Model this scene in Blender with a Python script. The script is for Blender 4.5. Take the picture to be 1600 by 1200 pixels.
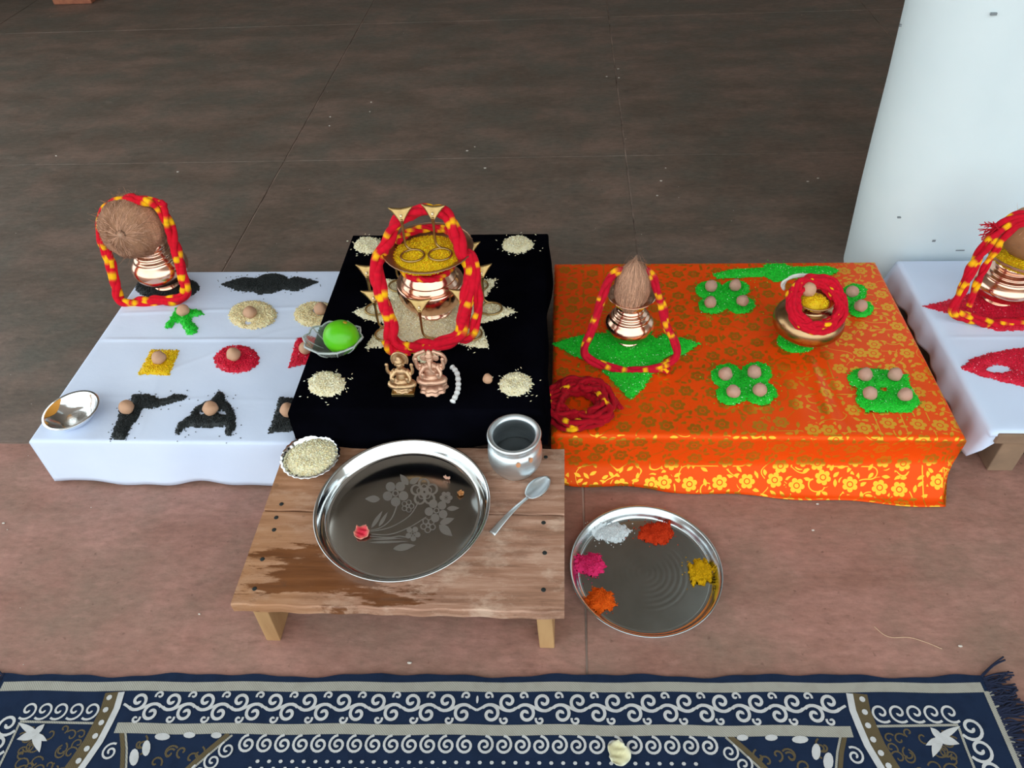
import bpy, math, random
import numpy as np
from mathutils import Vector, noise as mnoise

random.seed(7); rng = np.random.default_rng(7)
for o in list(bpy.data.objects): bpy.data.objects.remove(o)
S = bpy.context.scene; COL = S.collection

# ------------------------------------------------------------------ camera
F, CAMH = 1180.0, 1.10
PITCH, YAW, ROLL = math.radians(43.65), math.radians(-5.23), math.radians(3.37)
def cam_rows():
    cp, sp = math.cos(PITCH), math.sin(PITCH)
    fwd = np.array([math.sin(YAW)*cp, math.cos(YAW)*cp, -sp])
    right = np.array([math.cos(YAW), -math.sin(YAW), 0.0]); down = np.cross(fwd, right)
    c, s = math.cos(ROLL), math.sin(ROLL)
    return np.array([c*right+s*down, -s*right+c*down, fwd])
CM = cam_rows()
cd = bpy.data.cameras.new('camera'); cam = bpy.data.objects.new('camera', cd); COL.objects.link(cam)
from mathutils import Matrix
cam.matrix_world = Matrix(((CM[0][0], -CM[1][0], -CM[2][0], 0), (CM[0][1], -CM[1][1], -CM[2][1], 0),
                           (CM[0][2], -CM[1][2], -CM[2][2], CAMH), (0, 0, 0, 1)))
cd.sensor_fit = 'HORIZONTAL'; cd.sensor_width = 36; cd.lens = F/1600*36; cd.clip_start = .01
S.camera = cam

# ------------------------------------------------------------------ world and exposure: overcast daylight
W = bpy.data.worlds.new('overcast_sky'); S.world = W; W.use_nodes = True
bg = W.node_tree.nodes['Background']; bg.inputs[0].default_value = (.88, .97, .98, 1); bg.inputs[1].default_value = 2.15
S.view_settings.view_transform = 'Standard'; S.view_settings.look = 'None'
S.view_settings.gamma = 1; S.view_settings.use_curve_mapping = False
S.view_settings.exposure = 0.0

# ------------------------------------------------------------------ a point of the photograph set on a real plane
C0 = np.array([0, 0, CAMH])
def ray(px, py): return CM.T @ np.array([(px-800)/F, (py-600)/F, 1.0])
def PZ(px, py, z):
    d = ray(px, py); return C0 + d*((z-CAMH)/d[2])
def PY(px, py, Y):
    d = ray(px, py); return C0 + d*(Y/d[1])
def PP(px, py, b, t):            # slanting plane through (Y,z)=b and (Y,z)=t, level in X
    d = ray(px, py); n = np.array([0, t[1]-b[1], -(t[0]-b[0])]); p = np.array([0, b[0], b[1]])
    return C0 + d*(((p-C0)@n)/(d@n))
def mpp(p):                      # metres per pixel at a world point
    return float(CM[2]@(np.asarray(p)-C0))/F

# ------------------------------------------------------------------ node helpers
def newmat(name):
    m = bpy.data.materials.new(name); m.use_nodes = True
    nt = m.node_tree; b = nt.nodes['Principled BSDF']; return m, nt, b
def nd(nt, typ, ins=None, **attrs):
    n = nt.nodes.new('ShaderNode'+typ)
    for k, v in attrs.items(): setattr(n, k, v)
    for k, v in (ins or {}).items():
        if isinstance(v, bpy.types.NodeSocket): nt.links.new(v, n.inputs[k])
        else: n.inputs[k].default_value = v
    return n
def mth(nt, op, a, b=None, clamp=False):
    ins = {0: a}
    if b is not None: ins[1] = b
    return nd(nt, 'Math', ins, operation=op, use_clamp=clamp).outputs[0]
def ramp(nt, fac, stops):
    r = nd(nt, 'ValToRGB', {0: fac}); e = r.color_ramp.elements
    while len(e) < len(stops): e.new(.5)
    for el, (p, c) in zip(e, stops): el.position = p; el.color = (*c, 1)
    return r.outputs[0]
def mixc(nt, fac, a, b, mode='MIX'):
    n = nt.nodes.new('ShaderNodeMix'); n.data_type = 'RGBA'; n.blend_type = mode
    for i, v in ((0, fac), (6, a), (7, b)):
        if isinstance(v, bpy.types.NodeSocket): nt.links.new(v, n.inputs[i])
        else: n.inputs[i].default_value = v if i == 0 else (*v, 1)
    return n.outputs[2]
def coords(nt, scale=(1, 1, 1), src='Object', loc=(0, 0, 0)):
    t = nd(nt, 'TexCoord'); return nd(nt, 'Mapping', {'Vector': t.outputs[src], 'Scale': scale, 'Location': loc}).outputs[0]
def noi(nt, vec, scale, detail=4, rough=.55):
    return nd(nt, 'TexNoise', {'Vector': vec, 'Scale': scale, 'Detail': detail, 'Roughness': rough}).outputs[0]
def bump(nt, b, h, strength=.3, dist=.002):
    n = nd(nt, 'Bump', {'Height': h, 'Strength': strength, 'Distance': dist}); nt.links.new(n.outputs[0], b.inputs['Normal'])
def simple(name, col, rough=.5, metal=0, nscale=None, ncol=None, bstr=0, bscale=60, bdist=.001, sheen=0, stretch=(1, 1, 1), spec=.5):
    m, nt, b = newmat(name); b.inputs['Roughness'].default_value = rough; b.inputs['Metallic'].default_value = metal
    b.inputs['Base Color'].default_value = (*col, 1); b.inputs['Specular IOR Level'].default_value = spec
    if sheen: b.inputs['Sheen Weight'].default_value = sheen
    v = coords(nt, stretch)
    if nscale:
        f = noi(nt, v, nscale); nt.links.new(ramp(nt, f, [(.35, col), (.65, ncol)]), b.inputs['Base Color'])
    if bstr: bump(nt, b, noi(nt, v, bscale, 5), bstr, bdist)
    return m
def attr_mat(name, rough=.6, sheen=0, bstr=0, bscale=400, spec=.4):
    m, nt, b = newmat(name); a = nd(nt, 'Attribute', attribute_name='Col')
    nt.links.new(a.outputs['Color'], b.inputs['Base Color']); b.inputs['Roughness'].default_value = rough
    b.inputs['Sheen Weight'].default_value = sheen; b.inputs['Specular IOR Level'].default_value = spec
    if bstr: bump(nt, b, noi(nt, coords(nt), bscale, 3), bstr, .001)
    return m

M = {}
M['grain'] = attr_mat('coloured_grain', .55)
M['powder'] = attr_mat('dry_powder', .95, 0, .6, 500, .1)
M['yarn'] = attr_mat('dyed_cotton_yarn', .85, .03, .5, 900, .15)
M['petal'] = attr_mat('petal_skin', .5)
M['steel'] = simple('polished_steel', (.80, .83, .85), .10, 1, bstr=.02, bscale=30, bdist=.001)
M['steel_base'] = simple('steel_plate_base', (.36, .345, .32), .14, 1, 14, (.40, .385, .36), .04, 20)
M['etch'] = simple('frosted_etching', (.56, .56, .55), .40, 1)
M['alu'] = simple('brushed_aluminium', (.80, .86, .90), .40, 1, 30, (.70, .77, .81), .05, 90, stretch=(1, 1, 5))
M['foil'] = simple('silver_foil_paper', (.86, .88, .90), .13, 1, bstr=.25, bscale=55, bdist=.002)
M['copper'] = simple('polished_copper', (.93, .60, .46), .19, 1, 25, (.86, .52, .38), .05, 40)
M['copper_dull'] = simple('tarnished_copper', (.48, .26, .16), .36, 1, 30, (.36, .22, .15), .15, 60)
M['bronze'] = simple('dull_brass', (.50, .32, .17), .27, 1, 18, (.42, .25, .12), .1, 40)
M['brass'] = simple('aged_brass', (.56, .39, .16), .36, 1, 60, (.42, .27, .11), .1, 120)
M['brass_idol'] = simple('cast_brass', (.66, .45, .24), .38, .85, 110, (.50, .30, .17), .3, 220)
M['idol_pink'] = simple('cast_brass_rubbed_pink', (.74, .46, .32), .42, .7, 90, (.60, .34, .24), .3, 220)
M['white_cloth'] = simple('white_cotton', (.73, .81, .99), .9, 0, 5, (.68, .77, .97), .3, 9, .006, spec=.1)
M['cloth_blue'] = simple('white_poplin', (.69, .79, .99), .9, 0, 4, (.65, .75, .96), .1, 8, .004, spec=.1)
M['velvet'] = simple('black_velvet', (.0012, .0012, .0020), .9, 0, 9, (.0022, .0022, .0042), .3, 14, .005, 0, spec=.012)
M['velvet'].node_tree.nodes['Principled BSDF'].inputs['IOR'].default_value = 1.02
M['cotton'] = simple('cotton_wool', (.85, .85, .85), 1, 0, bstr=.6, bscale=300, bdist=.002)
M['husk'] = simple('coconut_husk', (.20, .085, .04), .95, 0, 22, (.50, .26, .15), 1.0, 70, .006, stretch=(1, 1, .35))
M['husk_tan'] = simple('bare_coconut_shell', (.42, .20, .09), .7, 0, 14, (.34, .16, .07), .5, 80, .002)
M['fibre'] = attr_mat('coir_fibre', .9)
M['nut'] = simple('betel_nut_skin', (.56, .34, .25), .6, 0, 90, (.44, .24, .18), .35, 140)
M['nut_pale'] = simple('betel_nut_pale_skin', (.62, .36, .22), .6, 0, 70, (.52, .28, .17), .3, 140)
M['lime'] = simple('lime_skin', (.08, .50, .004), .30, 0, 14, (.15, .58, .01), .15, 300, .0006)
M['lime_tip'] = simple('lime_tip', (.45, .25, .01), .5)
M['brick'] = simple('fired_brick', (.42, .15, .08), .95, 0, 40, (.30, .10, .06), .5, 90)
M['plinth'] = simple('painted_pillar_plaster', (.68, .78, .82), .8, 0, 3, (.74, .83, .86), .25, 10, .006, spec=.2)
M['chip'] = simple('bare_plaster_chip', (.22, .25, .27), .9)
M['concrete'] = simple('whitewashed_ceiling', (.74, .71, .66), .95, 0, 3, (.68, .65, .60))
M['wall'] = simple('veranda_wall_plaster', (.62, .58, .52), .95, 0, 2, (.56, .52, .47))
M['ground'] = simple('courtyard_earth', (.34, .30, .26), .95, 0, 2, (.28, .25, .21))
M['joint'] = simple('floor_joint_mortar', (.12, .085, .07), .95, 0, 9, (.50, .37, .31))
M['nail'] = simple('rusty_nail_head', (.02, .025, .025), .7, .3)
M['leg_wood'] = simple('pale_leg_wood', (.50, .29, .13), .75, 0, 20, (.36, .19, .08), .3, 60, stretch=(1, 1, .2))
M['table_wood'] = simple('grey_brown_wood', (.30, .19, .12), .8, 0, 18, (.22, .14, .09), .3, 60, stretch=(1, .2, 1))
M['glass_dirt'] = simple('paper', (.55, .62, .75), .9)

def floor_mat(name, a, b, c, rough):
    m, nt, p = newmat(name); v = coords(nt, (1, 2.2, 1), 'Object'); v2 = coords(nt, (1, 1, 1), 'Object')
    f1 = noi(nt, v, 3.2, 8, .62); f2 = noi(nt, v, 17, 6, .65); f3 = noi(nt, v2, 1.7, 3, .5)
    col = ramp(nt, f1, [(.40, a), (.60, b)])
    col = mixc(nt, mth(nt, 'MULTIPLY', mth(nt, 'SUBTRACT', noi(nt, v2, 5.5, 6, .65), .42, True), 4, True), col, c)
    fine = noi(nt, v, 42, 5, .7)
    col = mixc(nt, 1.0, col, ramp(nt, fine, [(.3, (.80, .80, .80)), (.7, (1.2, 1.2, 1.2))]), 'MULTIPLY')
    spk = mth(nt, 'MULTIPLY', mth(nt, 'SUBTRACT', .33, noi(nt, v2, 95, 2, .5), True), 9, True)
    col = mixc(nt, mth(nt, 'MULTIPLY', spk, .6), col, tuple(x*.45 for x in a))
    sc = mth(nt, 'MULTIPLY', mth(nt, 'SUBTRACT', f2, .56, True), 2.2, True)
    col = mixc(nt, sc, col, tuple(min(1, x*1.35+.03) for x in b))
    dk = mth(nt, 'MULTIPLY', mth(nt, 'SUBTRACT', .40, noi(nt, v, 7.5, 6, .7), True), 5.0, True)
    col = mixc(nt, dk, col, tuple(x*.55 for x in a))
    nt.links.new(col, p.inputs['Base Color'])
    nt.links.new(ramp(nt, f2, [(.3, (rough-.08,)*3), (.7, (rough+.12,)*3)]), p.inputs['Roughness'])
    p.inputs['Specular IOR Level'].default_value = .35
    bump(nt, p, noi(nt, v, 60, 6, .6), .25, .002); return m
M['floor_back'] = floor_mat('dark_oxide_floor_dimmed', (.125, .090, .070), (.205, .138, .110), (.120, .105, .086), .50)  # darker slabs; light falling off towards the back is also in this colour
M['floor_front'] = floor_mat('red_oxide_floor_lit', (.285, .140, .106), (.40, .205, .165), (.27, .165, .125), .62)  # redder slabs; colour also holds the stronger light near the front opening

def wood_mat():
    m, nt, p = newmat('weathered_plank_wood'); v = coords(nt, (1, 14, 14)); v1 = coords(nt, (1, 1, 1))
    g = noi(nt, v, 7, 7, .65); big = noi(nt, v1, 6, 4, .6)
    col = ramp(nt, g, [(.28, (.20, .10, .06)), (.48, (.38, .195, .125)), (.70, (.56, .345, .25))])
    pale = mth(nt, 'MULTIPLY', mth(nt, 'SUBTRACT', noi(nt, coords(nt, (1, 2.0, 1)), 13, 7, .72), .50, True), 7, True)
    col = mixc(nt, mth(nt, 'MULTIPLY', pale, .7), col, (.64, .45, .34))
    dark = mth(nt, 'MULTIPLY', mth(nt, 'SUBTRACT', .47, noi(nt, coords(nt, (1, 3, 1), loc=(3, 1, 0)), 10, 7, .72), True), 7, True)
    col = mixc(nt, mth(nt, 'MULTIPLY', dark, .65), col, (.19, .085, .05))
    sep = nd(nt, 'SeparateXYZ', {0: nd(nt, 'TexCoord').outputs['Object']})
    # the left third of the boards is a warmer timber
    lx = mth(nt, 'MULTIPLY', mth(nt, 'SUBTRACT', -.02, sep.outputs[0], True), 5, True)
    lx = mth(nt, 'MULTIPLY', lx, mth(nt, 'MULTIPLY', big, 1.3, True))
    col = mixc(nt, lx, col, mixc(nt, g, (.26, .095, .03), (.56, .27, .10)))
    # wet oil stain: a ragged patch near the front left
    wx = nd(nt, 'TexNoise', {'Vector': coords(nt, (1, 5.5, 1)), 'Scale': 11, 'Detail': 8, 'Roughness': .7}).outputs[0]
    dx = mth(nt, 'DIVIDE', mth(nt, 'ABSOLUTE', mth(nt, 'ADD', sep.outputs[0], .105)), .125)
    dy = mth(nt, 'DIVIDE', mth(nt, 'ABSOLUTE', mth(nt, 'ADD', sep.outputs[1], .098)), .05)
    d = mth(nt, 'ADD', mth(nt, 'MAXIMUM', dx, dy), mth(nt, 'MULTIPLY', mth(nt, 'SUBTRACT', wx, .5), 3.6))
    st = mth(nt, 'MULTIPLY', mth(nt, 'SUBTRACT', .95, d, True), 5, True)
    col = mixc(nt, mth(nt, 'MULTIPLY', st, .9), col, mixc(nt, g, (.018, .005, .002), (.27, .080, .012)))
    spots = mth(nt, 'MULTIPLY', mth(nt, 'SUBTRACT', .34, noi(nt, v1, 32, 3), True), 9, True)
    col = mixc(nt, mth(nt, 'MULTIPLY', spots, .6), col, (.10, .05, .03))
    nt.links.new(col, p.inputs['Base Color'])
    nt.links.new(mth(nt, 'SUBTRACT', .62, mth(nt, 'MULTIPLY', st, .25)), p.inputs['Roughness'])
    bump(nt, p, g, .35, .002); return m
M['wood'] = wood_mat()

def brocade():
    m, nt, p = newmat('orange_gold_brocade'); out = nt.nodes['Material Output']
    uv = nd(nt, 'TexCoord').outputs['UV']
    def cell(scale, rnd, off):
        mp = nd(nt, 'Mapping', {'Vector': uv, 'Location': off}).outputs[0]
        vo = nd(nt, 'TexVoronoi', {'Vector': mp, 'Scale': scale, 'Randomness': rnd}, voronoi_dimensions='2D')
        loc = nd(nt, 'VectorMath', {0: mp, 1: vo.outputs['Position']}, operation='SUBTRACT').outputs[0]
        s = nd(nt, 'SeparateXYZ', {0: loc}); r = mth(nt, 'MULTIPLY', nd(nt, 'VectorMath', {0: loc}, operation='LENGTH').outputs['Value'], scale)
        rc = nd(nt, 'SeparateColor', {0: vo.outputs['Color']}).outputs[0]
        return r, mth(nt, 'ADD', mth(nt, 'ARCTAN2', s.outputs[1], s.outputs[0]), mth(nt, 'MULTIPLY', rc, 6.28)), rc
    r, th, rc = cell(22, .6, (0, 0, 0))
    R = mth(nt, 'ADD', .19, mth(nt, 'MULTIPLY', mth(nt, 'POWER', mth(nt, 'ABSOLUTE', mth(nt, 'COSINE', mth(nt, 'MULTIPLY', th, 3))), .55), .12))
    fl = mth(nt, 'LESS_THAN', r, R)
    ring = mth(nt, 'MULTIPLY', mth(nt, 'GREATER_THAN', r, .085), mth(nt, 'LESS_THAN', r, .125))
    fl = mth(nt, 'MULTIPLY', fl, mth(nt, 'SUBTRACT', 1, ring))
    r2, th2, rc2 = cell(66, .85, (.13, .07, 0))
    ell = mth(nt, 'MULTIPLY', r2, mth(nt, 'ADD', .75, mth(nt, 'MULTIPLY', mth(nt, 'ABSOLUTE', mth(nt, 'SINE', th2)), 1.0)))
    lf = mth(nt, 'MULTIPLY', mth(nt, 'LESS_THAN', ell, .37), mth(nt, 'GREATER_THAN', r, .40))
    lf = mth(nt, 'MULTIPLY', lf, mth(nt, 'GREATER_THAN', rc2, .25))
    vn = nd(nt, 'TexNoise', {'Vector': uv, 'Scale': 22, 'Detail': 0}).outputs[0]
    vine = mth(nt, 'MULTIPLY', mth(nt, 'LESS_THAN', mth(nt, 'ABSOLUTE', mth(nt, 'SUBTRACT', vn, .5)), .011), mth(nt, 'GREATER_THAN', r, .38))
    mask = mth(nt, 'MAXIMUM', mth(nt, 'MAXIMUM', fl, lf), vine)
    p.inputs['Base Color'].default_value = (.86, .070, .002, 1); p.inputs['Roughness'].default_value = .42
    p.inputs['Specular IOR Level'].default_value = .6; p.inputs['Specular Tint'].default_value = (1, .45, .2, 1)
    g = nd(nt, 'BsdfPrincipled', {'Base Color': (.80, .42, .03, 1), 'Metallic': .85, 'Roughness': .30})
    mx = nd(nt, 'MixShader', {0: mth(nt, 'MULTIPLY', mask, .86), 1: p.outputs[0], 2: g.outputs[0]})
    weave = nd(nt, 'TexNoise', {'Vector': uv, 'Scale': 18, 'Detail': 3}).outputs[0]
    bump(nt, p, weave, .25, .004); nt.links.new(p.inputs['Normal'].links[0].from_socket, g.inputs['Normal'])
    nt.links.new(mx.outputs[0], out.inputs[0]); return m
M['brocade'] = brocade()

def glass():
    m, nt, b = newmat('cut_glass'); b.inputs['Base Color'].default_value = (.95, .98, .97, 1)
    b.inputs['Roughness'].default_value = .04; b.inputs['Transmission Weight'].default_value = .92; b.inputs['IOR'].default_value = 1.45; return m
M['glass'] = glass()
def weave_mat(name, a, b, sc):
    m, nt, p = newmat(name); v = coords(nt)
    w = nd(nt, 'TexWave', {'Vector': v, 'Scale': sc, 'Distortion': 1.0, 'Detail': 1}, bands_direction='DIAGONAL').outputs[1]
    f = noi(nt, v, 60, 3); col = mixc(nt, mth(nt, 'MULTIPLY', w, .75), a, b); col = mixc(nt, mth(nt, 'MULTIPLY', mth(nt, 'SUBTRACT', f, .45, True), 1.5, True), col, tuple(x*.6 for x in a))
    nt.links.new(col, p.inputs['Base Color']); p.inputs['Roughness'].default_value = .95; p.inputs['Specular IOR Level'].default_value = .1
    bump(nt, p, noi(nt, v, 700, 2), .5, .001); return m
M['rug'] = weave_mat('navy_woven_rug', (.010, .020, .050), (.016, .030, .068), 260)
M['rug_white'] = weave_mat('white_weave', (.60, .60, .60), (.50, .51, .53), 300)
M['rug_beige'] = weave_mat('beige_twill', (.44, .42, .36), (.20, .21, .20), 170)
M['rug_olive'] = weave_mat('olive_weave', (.14, .105, .055), (.08, .065, .04), 200)
M['fringe'] = simple('navy_fringe_yarn', (.008, .014, .045), .95)

# ------------------------------------------------------------------ mesh helpers
def up_loc(p):
    v = Vector((0, 0, 0))
    while p: v += p.location; p = p.parent
    return v
def mk(name, verts, faces, mat, parent=None, smooth=True, cols=None, uv=None, loc=None, local=False):
    verts = np.asarray(verts, float).reshape(-1, 3)
    off = np.array(up_loc(parent)) if parent else (np.asarray(loc, float) if loc is not None else np.zeros(3))
    if local: off = np.zeros(3)
    me = bpy.data.meshes.new(name); me.from_pydata((verts-off).tolist(), [], faces if isinstance(faces, list) else faces.tolist())
    if smooth: me.polygons.foreach_set('use_smooth', np.ones(len(me.polygons), bool))
    if cols is not None:
        a = me.color_attributes.new('Col', 'FLOAT_COLOR', 'POINT'); c = np.ones((len(verts), 4), np.float32); c[:, :3] = cols
        a.data.foreach_set('color', c.ravel())
    if uv is not None:
        l = me.uv_layers.new(name='UVMap'); idx = np.zeros(len(me.loops), np.int32); me.loops.foreach_get('vertex_index', idx)
        l.data.foreach_set('uv', np.asarray(uv, np.float32)[idx].ravel())
    me.materials.append(mat if not isinstance(mat, str) else M[mat]); me.update()
    o = bpy.data.objects.new(name, me); COL.objects.link(o)
    if parent: o.parent = parent
    elif loc is not None and not local: o.location = off
    return o
def tag(o, label=None, cat=None, group=None, kind=None):
    for k, v in (('label', label), ('category', cat), ('group', group), ('kind', kind)):
        if v: o[k] = v
    return o
def thing(name, label, cat, loc=(0, 0, 0), group=None):
    o = bpy.data.objects.new(name, None); COL.objects.link(o); o.location = [float(x) for x in loc]; o.empty_display_size = .02
    return tag(o, label, cat, group)
def copy_tree(o, parent=None):
    c = o.copy(); COL.objects.link(c); c.parent = parent
    for ch in o.children: copy_tree(ch, c)
    return c
def mod_bevel(o, w=.002, seg=2):
    b = o.modifiers.new('bevel', 'BEVEL'); b.width = w; b.segments = seg; b.limit_method = 'ANGLE'; return o
def boxv(x0, x1, y0, y1, z0, z1):
    v = [(x, y, z) for z in (z0, z1) for y in (y0, y1) for x in (x0, x1)]
    return v, [[0, 2, 3, 1], [4, 5, 7, 6], [0, 1, 5, 4], [2, 6, 7, 3], [0, 4, 6, 2], [1, 3, 7, 5]]
def box(name, b, mat, parent=None, bev=.002, **k):
    v, f = boxv(*b); o = mk(name, v, f, mat, parent, smooth=False, **k)
    return mod_bevel(o, bev) if bev else o
def lathe(prof, seg=48, c=(0, 0, 0), cap=True, wob=None):
    v, f = [], []; n = len(prof)
    for i, (r, z) in enumerate(prof):
        for k in range(seg):
            a = 2*math.pi*k/seg; rr = r*(1+(wob(a, i) if wob else 0)); v.append((c[0]+rr*math.cos(a), c[1]+rr*math.sin(a), c[2]+z))
    for i in range(n-1):
        for k in range(seg):
            k2 = (k+1) % seg; f.append([i*seg+k, i*seg+k2, (i+1)*seg+k2, (i+1)*seg+k])
    if cap:
        if prof[0][0] > 1e-6: f.append([k for k in range(seg)][::-1])
        if prof[-1][0] > 1e-6: f.append([(n-1)*seg+k for k in range(seg)])
    return v, f
def smoothprof(pts, n=4):
    P = np.array(pts, float); out = []
    for i in range(len(P)-1):
        p0, p1, p2, p3 = P[max(i-1, 0)], P[i], P[i+1], P[min(i+2, len(P)-1)]
        for j in range(n):
            t = j/n; out.append(.5*((2*p1)+(-p0+p2)*t+(2*p0-5*p1+4*p2-p3)*t*t+(-p0+3*p1-3*p2+p3)*t**3))
    out.append(P[-1]); return [tuple(p) for p in out]
def catmull(pts, n, closed=False):
    P = np.array(pts, float); m = len(P); out = []
    segs = m if closed else m-1
    for i in range(segs):
        if closed: p0, p1, p2, p3 = P[(i-1) % m], P[i], P[(i+1) % m], P[(i+2) % m]
        else: p0, p1, p2, p3 = P[max(i-1, 0)], P[i], P[i+1], P[min(i+2, m-1)]
        for j in range(n):
            t = j/n; out.append(.5*((2*p1)+(-p0+p2)*t+(2*p0-5*p1+4*p2-p3)*t*t+(-p0+3*p1-3*p2+p3)*t**3))
    if not closed: out.append(P[-1])
    return np.array(out)
def resample(P, step, closed=False):
    Q = np.vstack([P, P[:1]]) if closed else P
    d = np.r_[0, np.cumsum(np.linalg.norm(np.diff(Q, axis=0), axis=1))]; n = max(4, int(d[-1]/step))
    t = np.linspace(0, d[-1], n, endpoint=not closed)
    return np.stack([np.interp(t, d, Q[:, i]) for i in range(3)], 1)
def frames(P, closed=False):
    T = (np.roll(P, -1, 0)-np.roll(P, 1, 0)) if closed else np.gradient(P, axis=0)
    T /= np.linalg.norm(T, axis=1)[:, None]+1e-12
    n = np.cross(T[0], [0, 0, 1.]);
    if np.linalg.norm(n) < 1e-3: n = np.cross(T[0], [1., 0, 0])
    n /= np.linalg.norm(n); Ns = []
    for t in T:
        n = n-t*(n@t); n /= np.linalg.norm(n)+1e-12; Ns.append(n)
    Ns = np.array(Ns); return T, Ns, np.cross(T, Ns)
def tube(P, r, seg=8, closed=False, flat=1.0):
    P = np.asarray(P, float); T, N, B = frames(P, closed); n = len(P); r = np.broadcast_to(r, n)
    a = np.linspace(0, 2*math.pi, seg, endpoint=False)
    v = (P[:, None]+r[:, None, None]*(np.cos(a)[None, :, None]*N[:, None]+flat*np.sin(a)[None, :, None]*B[:, None])).reshape(-1, 3)
    f = []
    for i in range(n if closed else n-1):
        j = (i+1) % n
        for k in range(seg):
            k2 = (k+1) % seg; f.append([i*seg+k, i*seg+k2, j*seg+k2, j*seg+k])
    if not closed: f.append(list(range(seg))[::-1]); f.append([(n-1)*seg+k for k in range(seg)])
    return v.tolist(), f
def sphere(c, r, seg=16, rings=10, rot=None, fn=None):
    v, f = [], []
    for i in range(rings+1):
        th = math.pi*i/rings
        for k in range(seg):
            a = 2*math.pi*k/seg; p = np.array([math.sin(th)*math.cos(a), math.sin(th)*math.sin(a), math.cos(th)])
            s = fn(p) if fn else 1
            p = p*np.asarray(r)*s
            if rot is not None: p = rot@p
            v.append(tuple(p+np.asarray(c)))
    for i in range(rings):
        for k in range(seg):
            k2 = (k+1) % seg; f.append([i*seg+k, (i+1)*seg+k, (i+1)*seg+k2, i*seg+k2])
    return v, f
def join(*parts):
    V, Fc = [], []
    for v, f in parts:
        n = len(V); V += [tuple(p) for p in v]; Fc += [[i+n for i in q] for q in f]
    return V, Fc
def rot_from_z(d):
    d = np.asarray(d, float); d /= np.linalg.norm(d); a = np.cross([0, 0, 1.], d); s = np.linalg.norm(a); c = d[2]
    if s < 1e-6: return np.eye(3) if c > 0 else np.diag([1, -1, -1.])
    a /= s; K = np.array([[0, -a[2], a[1]], [a[2], 0, -a[0]], [-a[1], a[0], 0]]); return np.eye(3)+s*K+(1-c)*K@K
def prism(outline, z0, z1):
    n = len(outline); v = [(x, y, z0) for x, y in outline]+[(x, y, z1) for x, y in outline]
    f = [list(range(n))[::-1], [n+i for i in range(n)]]+[[i, (i+1) % n, n+(i+1) % n, n+i] for i in range(n)]
    return v, f

# ------------------------------------------------------------------ grain heaps
RICE = (.0056, .0011); SEED = (.0030, .0012); DUST = (.0022, .0010)
def insd(px, py, poly):
    x0, y0 = poly[:, 0], poly[:, 1]; x1, y1 = np.roll(x0, -1), np.roll(y0, -1)
    ins = np.zeros(px.shape, bool); dist = np.full(px.shape, 1e9)
    for a, b, c, d in zip(x0, y0, x1, y1):
        cond = ((b > py) != (d > py)); xx = (c-a)*(py-b)/(d-b+1e-15)+a; ins ^= cond & (px < xx)
        ex, ey = c-a, d-b; t = np.clip(((px-a)*ex+(py-b)*ey)/(ex*ex+ey*ey+1e-15), 0, 1)
        dist = np.minimum(dist, np.hypot(px-a-t*ex, py-b-t*ey))
    return np.where(ins, dist, -dist)
def fbm(x, y, s, seed=0):
    k = rng.uniform(0, 6.28, (6, 3)) if seed is None else np.random.default_rng(seed).uniform(0, 6.28, (6, 3))
    o = 0
    for i in range(6):
        f = s*(1.0+.55*i); o = o+np.sin(x*f*math.cos(k[i, 0])+y*f*math.sin(k[i, 0])+k[i, 1])/(1+.4*i)
    return o/3
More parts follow.
